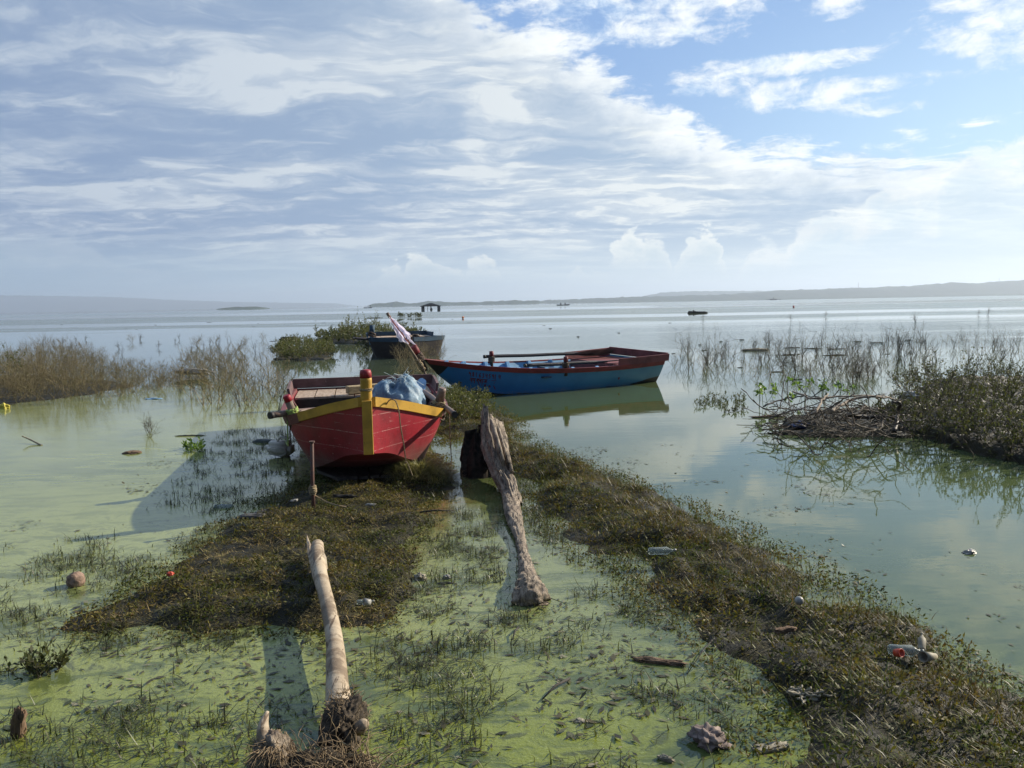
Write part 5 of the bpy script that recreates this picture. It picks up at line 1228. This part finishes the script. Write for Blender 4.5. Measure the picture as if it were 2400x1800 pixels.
# heap of knotted rope on the bank's inner edge
mb = MB(); r2 = random.Random(9)
for k in range(18):
    c = Vector((r2.gauss(0, .035), r2.gauss(0, .025), .01)); pts_ = []; a = r2.uniform(0, 6.28)
    for i in range(9):
        pts_.append(c.copy()); c += Vector((math.cos(a), math.sin(a) * .7, 0)) * .014 + Vector((0, 0, r2.gauss(0, .004))); a += r2.gauss(.3, .7); c.z = max(c.z, .004)
    mb.tube(pts_, .0048, 6)
o = mb.build('rope_heap', M_pale, smooth=True); o.location = U(1885, 1628, .03); tag(o, 'pale knotted rope heap at the inner foot of the bank', 'rope')
# thin dark sticks lying in the water
for k, (x0, y0, x1, y1, r, lab) in enumerate([(968, 1203, 1068, 1197, .010, 'thin dark stick floating right of the stake'), (1020, 1108, 1072, 1103, .010, 'short dark stick in the channel below the stump'), (1248, 1398, 1318, 1412, .004, 'fine twig leaning on the knobbly root'),
                                             (1690, 1480, 1610, 1580, .004, 'long thin twig crossing the green water below the bank'), (1215, 1470, 1200, 1500, .006, 'short upright green stalk below the root end'), (1335, 1590, 1270, 1640, .007, 'grey twig slanting in the green foreground water')]):
    mb = MB(); a_, b_ = U(x0, y0, .012), U(x1, y1, .012); mb.tube([a_, a_.lerp(b_, .5) + Vector((0, .01, .012)), b_], [r, r * .8, r * .4], 6); tag(mb.build('stick', M_floatwood, smooth=True), lab, 'stick')
# branch pile at the right
BP = U(1960, 1000, 0); pile = empty('branch_pile', BP); tag(pile, 'heap of pale dead branches and roots in the water left of the large bush', 'branches')
M_brpale = wood('pale_branch', (.34, .28, .21), (.16, .12, .085), axis_scale=(5., 5., 5.)); r3 = random.Random(12)
def bpt(px, py, z): return U(px, py, z) - BP
for (ps, r0, m_) in (([(1860, 918, .42), (1910, 935, .40), (1960, 930, .42), (2060, 928, .40), (2110, 940, .30)], .016, M_brpale), ([(1945, 965, .30), (1990, 940, .38), (2040, 930, .42), (2090, 935, .36)], .026, M_brpale),
                     ([(1790, 950, .28), (1840, 935, .34), (1900, 930, .38), (1960, 945, .30)], .012, M_darkwood), ([(1800, 985, .06), (1860, 960, .22), (1930, 965, .25), (2010, 985, .12)], .015, M_brpale),
                     ([(1990, 1010, .05), (2010, 970, .25), (2030, 950, .34)], .014, M_brpale), ([(1985, 975, .24), (2060, 978, .2), (2120, 972, .24)], .030, M_darkwood), ([(2040, 1000, .1), (2080, 990, .14), (2110, 985, .18)], .014, M_brpale),
                     ([(1910, 970, .30), (1925, 940, .42), (1940, 925, .46)], .020, M_brpale), ([(2095, 1015, .08), (2105, 970, .26), (2108, 945, .42), (2090, 942, .44)], .030, M_darkwood), ([(1850, 1010, .02), (1900, 990, .12), (1960, 1000, .08)], .012, M_darkwood),
                     ([(2060, 960, .3), (2000, 955, .3), (1950, 975, .2)], .012, M_brpale), ([(2120, 990, .2), (2180, 985, .22), (2260, 995, .2)], .018, M_brpale)):
    mb = MB(); sp_ = smooth_path([tuple(bpt(*p)) for p in ps], 6); n_ = len(sp_); mb.tube([Vector(q) + Vector((r3.gauss(0, .006), 0, r3.gauss(0, .008))) for q in sp_], [r0 * (1 - .55 * i / n_) for i in range(n_)], 8, nz=.15, nf=10); mb.build('branch', m_, pile, smooth=True)
r_ = np.random.default_rng(99); segs = []
for k in range(340):
    px = r_.uniform(1800, 2120); f = (px - 1800) / 320; c = np.array(U(px, r_.uniform(955, 1020), r_.uniform(.0, .30) * (.4 + .8 * math.sin(f * 2.6)))); p = c - np.array(BP); a = r_.uniform(0, 6.28); d = np.array([math.cos(a), math.sin(a) * .6, r_.normal(0, .35)]); L = r_.uniform(.2, .75); rad = r_.choice([.003, .005, .008])
    for i in range(7):
        d = d + r_.normal(0, .28, 3); d /= np.linalg.norm(d); q = p + d * L / 7; q[2] = max(q[2], .002); segs.append((p.copy(), q.copy(), rad, rad * .85)); p = q
o = segs_mesh('twigs', segs, veg_mat('pile_twigs', [(.06, .045, .03), (.12, .09, .06), (.035, .026, .02), (.22, .18, .13)], .8, .0), pile, k=4); o['kind'] = 'stuff'
debris_mat('plant_litter', [(1830, 1018), (1850, 985), (1950, 965), (2120, 965), (2130, 1025), (1960, 1025)], .12, 'dark soil under the heap of dead branches', M_mud, 56)
for k, (px0, py0, hh, lab) in enumerate([(1785, 955, .42, 'tall leafy green sprig left of the branch heap'), (1800, 950, .36, 'second leafy green sprig at the left of the branch heap'), (1880, 940, .45, 'bright green leafy sprig over the branch heap'), (1935, 948, .40, 'green leafy sprig in the middle of the branch heap'), (1965, 945, .36, 'green sprig beside the thick pale branch'), (1835, 960, .28, 'low green sprig over the dark left twigs')]):
    c = U(px0, py0, 0); e = empty('sprig', c); tag(e, lab, 'plant'); r4 = np.random.default_rng(200 + k); sg = []; lv = []
    for s in range(3 if hh > .35 else 2): 
        p = np.array([r4.normal(0, .05), r4.normal(0, .05), .0]); d = np.array([r4.normal(0, .25), r4.normal(0, .2), 1.])
        for i in range(8):
            d += r4.normal(0, .12, 3); d /= np.linalg.norm(d); q = p + d * hh / 8; sg.append((p.copy(), q.copy(), .005, .004)); p = q
            if i > 3:
                for _ in range(3): lv.append(q + r4.normal(0, .015, 3))
    segs_mesh('stem', sg, M_leafG, e); leaf_mesh('leaves', np.array(lv), .085, M_leafG, e, r4, .5)
pebble('scrap', U(1875, 1000, .06), (.13, .10, .06), plain('blue_scrap', (.02, .04, .12), (.01, .02, .06), .5), 'dark blue rag caught under the branch heap', 'rag', 31, 0, .5)
pebble('scrap', U(2140, 928, .35), (.10, .08, .06), M_whitep, 'white rag caught on top of the large bush', 'rag', 32, 0, .6, zoff=.0)
o = barkpiece(1800, 978, .5, .05, .1, M_cork, 'orange brown plank tip at the left foot of the branch heap', 33, h=.02)
leafy('floating_plants', [(1600, 945), (1650, 930), (1760, 928), (1740, 950), (1640, 955)], 55, .10, 'thin mat of green water plants left of the branch heap', 'water plants', M_leafD, M_weedD, .9, .03, 61, depth=1, rad=.003)
leafy('floating_plants', [(1680, 950), (1750, 955), (1740, 970), (1690, 965)], 18, .09, 'small patch of water plants before the branch heap', 'water plants', M_leafD, M_weedD, .9, .03, 62, depth=1, rad=.003)
# bright leaf clump in the left water
leafy('water_plant', [(440, 1050), (475, 1048), (480, 1060), (445, 1062)], 12, .10, 'small bright green floating plant above the boat shadow', 'water plant', M_leafG, M_leafG, 1., .05, 63, depth=1, rad=.003)
leafy('water_plant', [(66, 1570), (95, 1565), (100, 1595), (70, 1600)], 12, .12, 'curled leafy plant in the green water at lower left', 'water plant', M_leafD, M_weedD, 1., .03, 64, depth=1, rad=.003)
leafy('water_plant', [(122, 1560), (140, 1558), (142, 1580), (125, 1582)], 8, .12, 'small leafy plant right of the curled one at lower left', 'water plant', M_leafD, M_weedD, 1., .03, 65, depth=1, rad=.003)
# floating dark sticks among the weeds and out on the lake
fl = []
for (px, py, w) in [(1860, 815, 40), (1905, 817, 38), (1960, 818, 45), (1955, 833, 62), (1850, 832, 45), (2010, 800, 20), (2055, 803, 36), (2130, 797, 18), (1738, 796, 12), (2010, 873, 20), (1870, 890, 22), (1820, 872, 34), (1640, 808, 10), (1652, 821, 16), (1735, 862, 14), (1578, 829, 12), (2080, 830, 14),
                    (1100, 757, 10), (1275, 763, 8), (920, 755, 6), (1485, 731, 6), (1570, 757, 8), (1060, 748, 5), (490, 756, 15), (595, 766, 9), (665, 745, 5), (605, 758, 4), (145, 761, 8), (320, 772, 4), (365, 762, 8), (295, 771, 7), (385, 735, 5), (865, 741, 5), (1150, 726, 10), (1290, 770, 12),
                    (1690, 800, 8), (1265, 727, 7), (780, 760, 8), (740, 752, 6), (1420, 725, 5), (1940, 705, 6), (2290, 707, 5), (2150, 715, 5), (700, 728, 6), (760, 757, 10), (640, 800, 16), (1450, 780, 6), (1355, 789, 9), (450, 750, 5), (835, 726, 10), (910, 722, 9)]:
    c = U(px, py, 0); fl.append((c, w / FPX * c.y))
for k, (c, w) in enumerate(fl):
    near_ = c.y < 60
    o = pebble('floating_stick', c, (w / 2 * rng.uniform(.7, 1.1), min(.10, w * .06) + .015, .014 + w * .012), M_floatwood, 'dark stick floating flat among the right weeds' if (near_ and c.x > 0) else ('dark bit of driftwood floating on the calm water behind the left scrub' if c.x < -12 else 'dark speck of driftwood floating on the open lake'), 'driftwood', k, rng.normal(0, .15), .5,
               group='sticks in the right weeds' if (near_ and c.x > 0) else ('driftwood behind the left scrub' if c.x < -12 else 'driftwood on the open lake'))
pebble('floating_log', U(1770, 822, 0), (.46, .09, .07), M_pale, 'sunlit pale log floating among the right weeds', 'log', 71, .12, .3, zoff=.02)
pebble('floating_log', U(876, 746, 0), (1.2, .2, .12), M_floatwood, 'flat dark log floating behind the top of the flagpole', 'log', 72, .0, .25)
pebble('stone', U(758, 812, 0), (.35, .3, .2), M_floatwood, 'dark hump right of the low green islet', 'stone', 73, 0, .3)
pebble('stone', U(680, 808, 0), (.5, .25, .14), M_floatwood, 'dark hump on top of the low green islet', 'stone', 74, 0, .3, zoff=.25)
pebble('scrap', U(455, 880, .05), (.5, .12, .08), M_whitep, 'grey-white rag in the brown scrub left of the red boat', 'rag', 75, -.2, .6, zoff=.1)
pebble('scrap', U(360, 935, 0), (.16, .06, .02), M_blade, 'small blue scrap in front of the left scrub', 'scrap', 76, 0, .4)
leafy('floating_plants', [(930, 742), (1000, 742), (1000, 744), (930, 744)], 26, .45, 'distant clump of dark floating plants behind the flag', 'water plants', M_leafD, M_weedD, .9, .25, 77, depth=1, rad=.02)
pebble('buoy', U(1085, 747, 0), (.15, .15, .15), M_orange, 'pale orange buoy on the water behind the blue boat', 'buoy', 81, 0, .02, zoff=.15)
pebble('buoy', U(1860, 722, 0), (.16, .16, .24), M_redp, 'small red buoy far out on the right', 'buoy', 82, 0, .02, zoff=.2)
# low dark raft
c = U(1633, 734, 0); rf = empty('raft', c); rf.scale = (.68,) * 3; tag(rf, 'low dark raft loaded with lumps far out on the right', 'raft')
mb = MB(); mb.tube([(-1.75, 0, .05), (-1.5, 0, .12), (0, 0, .14), (1.6, 0, .12), (2.1, 0, .10)], [.1, .22, .22, .2, .08], 10, nz=.2, nf=2.); mb.build('deck', M_floatwood, rf)
for x_, h_ in ((-1.45, .42), (-1.1, .40), (-.65, .55), (-.35, .38)):
    mb = MB(); mb.tube([(x_, 0, .1), (x_ + .03, 0, h_), (x_ + .03, 0, h_ + .06)], [.2, .16, .07], 8, nz=.3, nf=3.); mb.build('load', M_floatwood, rf)
# flooded hut
M_thatch = plain('dark_roof', (.02, .022, .025), (.012, .014, .016), 1., 2., .1, 0.)
hc = U(1010, 726, 0); hc = hc * 1; sc_ = hc.y / FPX; hut = empty('flooded_shelter', Vector((hc.x, hc.y, 0))); tag(hut, 'open shelter with a hipped roof standing flooded in the lake', 'shelter')
wx, dpt, eave, peak = 17.5 * sc_ * 1.32, 2.6, 8.5 * sc_, 15.5 * sc_
mb = MB(); e_ = .12
mb.add([(-wx, -dpt, eave), (wx, -dpt, eave), (wx, dpt, eave), (-wx, dpt, eave), (-wx * .12, 0, peak), (wx * .12, 0, peak), (-wx, -dpt, eave - e_), (wx, -dpt, eave - e_), (wx, dpt, eave - e_), (-wx, dpt, eave - e_)],
       [(0, 1, 5, 4), (2, 3, 4, 5), (1, 2, 5), (3, 0, 4), (0, 6, 7, 1), (1, 7, 8, 2), (2, 8, 9, 3), (3, 9, 6, 0), (9, 8, 7, 6)]); mb.build('roof', M_thatch, hut)
for x_ in (-1, 1):
    for y_ in (-1, 1):
        mb = MB(); mb.box((x_ * wx * .80, y_ * dpt * .75, eave / 2 - .3), (.62, .62, eave + .6), bev=.05); mb.build('pillar', M_thatch, hut)
mb = MB(); mb.box((-wx * .32, 0, eave / 2 - .3), (.16, .16, eave + .6)); mb.build('post', M_thatch, hut)
mb = MB(); mb.tube([(.1, 0, -.2), (.1, 0, .35), (.05, 0, .6), (.03, 0, .95), (.03, 0, 1.1)], [.45, .38, .2, .17, .06], 10); mb.build('post', M_thatch, hut)  # stands for an unidentified dark object inside the shelter, not a roof post
# far boats with people
M_dark = plain('dark_clothes', (.03, .03, .035), (.02, .02, .025), .8)
def person(root_loc, seated, label, hgt=1.0):
    """a far figure: one continuous body (legs, torso, arms, neck, head)"""
    bm = bmesh.new()
    if seated: J = dict(pel=(0, 0, .12), spi=(0, -.02, .38), nec=(0, .02, .62), hd0=(0, .03, .72), hd=(0, .04, .84), kL=(-.12, .38, .24), kR=(.12, .38, .24), aL=(-.13, .55, -.08), aR=(.13, .55, -.08), sL=(-.19, .0, .57), sR=(.19, 0, .57), eL=(-.26, .14, .34), eR=(.26, .14, .34), hL=(-.2, .40, .30), hR=(.2, .40, .30))
    else: J = dict(pel=(0, 0, .86), spi=(0, 0, 1.12), nec=(0, .02, 1.42), hd0=(0, .03, 1.52), hd=(0, .04, 1.66), kL=(-.12, .05, .46), kR=(.12, -.02, .46), aL=(-.14, 0, .03), aR=(.14, -.05, .03), sL=(-.2, 0, 1.36), sR=(.2, 0, 1.36), eL=(-.28, .12, 1.1), eR=(.28, .12, 1.1), hL=(-.15, .36, 1.05), hR=(.15, .36, 1.12))
    ks = list(J); vv = [J[k] for k in ks]; ed = [('pel', 'spi'), ('spi', 'nec'), ('nec', 'hd0'), ('hd0', 'hd'), ('pel', 'kL'), ('pel', 'kR'), ('kL', 'aL'), ('kR', 'aR'), ('nec', 'sL'), ('nec', 'sR'), ('sL', 'eL'), ('sR', 'eR'), ('eL', 'hL'), ('eR', 'hR')]
    rad = dict(pel=.15, spi=.14, nec=.07, hd0=.07, hd=.11, kL=.075, kR=.075, aL=.05, aR=.05, sL=.06, sR=.06, eL=.045, eR=.045, hL=.035, hR=.035)
    me = bpy.data.meshes.new('person'); me.from_pydata(vv, [(ks.index(a), ks.index(b)) for a, b in ed], []); me.materials.append(M_dark)
    o = bpy.data.objects.new('person', me); COL.objects.link(o); sm = o.modifiers.new('skin', 'SKIN'); o.modifiers.new('sub', 'SUBSURF').render_levels = 1
    for i, k in enumerate(ks): me.skin_vertices[0].data[i].radius = (rad[k], rad[k])
    me.skin_vertices[0].data[0].use_root = True
    o.location = root_loc; o.scale = (hgt,) * 3; return tag(o, label, 'person')
def far_boat(px, py, L, label, rz, ppl):
    c = U(px, py, 0); b_ = empty('rowing_boat', Vector((c.x, c.y, 0)), (0, 0, rz)); tag(b_, label, 'boat')
    h_ = Hull([(0, .05, .75, .03, .3, .25), (L * .2, L * .11, .55, L * .07, -.05, -.1), (L * .5, L * .15, .45, L * .11, -.1, -.15), (L * .85, L * .13, .5, L * .1, -.05, -.1), (L, L * .11, .55, L * .08, .05, 0)], 5)
    h = h_.build(b_, M_tar); h.location = (0, -L / 2, 0); g = h_.strip(b_, M_tar, 'gunwale', 1, .05, L, h=.1, n=10); g.location = (0, -L / 2, 0); g = h_.strip(b_, M_tar, 'gunwale', -1, .05, L, h=.1, n=10); g.location = (0, -L / 2, 0)
    M = Matrix.Rotation(rz, 3, 'Z')
    for (yo, seated, lab, s_) in ppl: person(Vector((c.x, c.y, .25)) + M @ Vector((0, yo, 0)), seated, lab, s_)
    return c
far_boat(863, 722, 6.5, 'tiny dark boat with one standing figure left of the flooded shelter', 1.5, [(-1.6, False, 'dark distant figure standing in the boat left of the shelter', 1.2)])
far_boat(1320, 716, 6.5, 'tiny dark boat with two seated figures left of the wooded ridge', 1.6, [(-1.0, True, 'left of two dark figures seated in the distant middle boat', 1.4), (1.2, True, 'right of two dark figures seated in the distant middle boat', 1.5)])
cc = far_boat(1813, 703, 6., 'tiny boat with oars out and one figure, farthest right', 1.4, [(0, False, 'dark figure upright in the farthest right boat', 1.25)])
for sx in (-1, 1):
    mb = MB(); mb.tube([(cc.x + sx * .5, cc.y, .9), (cc.x + sx * 6.5, cc.y, .15)], [.12, .14], 6); tag(mb.build('oar', M_tar), 'oar sticking out %s from the farthest right boat' % ('left' if sx < 0 else 'right'), 'oar')
# two masts on the far ridge
for px, py0, py1 in ((2012, 676, 662), (2342, 660, 652)):
    a_ = V(px, py0 + 6, 3300); b_ = V(px, py1, 3300); mb = MB(); mb.tube([a_, b_], [1.3, .6], 6); tag(mb.build('mast', M_thatch), 'thin mast on the hazy ridge ' + ('above the middle of the right shore' if px < 2100 else 'near the right edge'), 'mast')
if HZ: haze_box()
scene.cycles.volume_bounces = 0
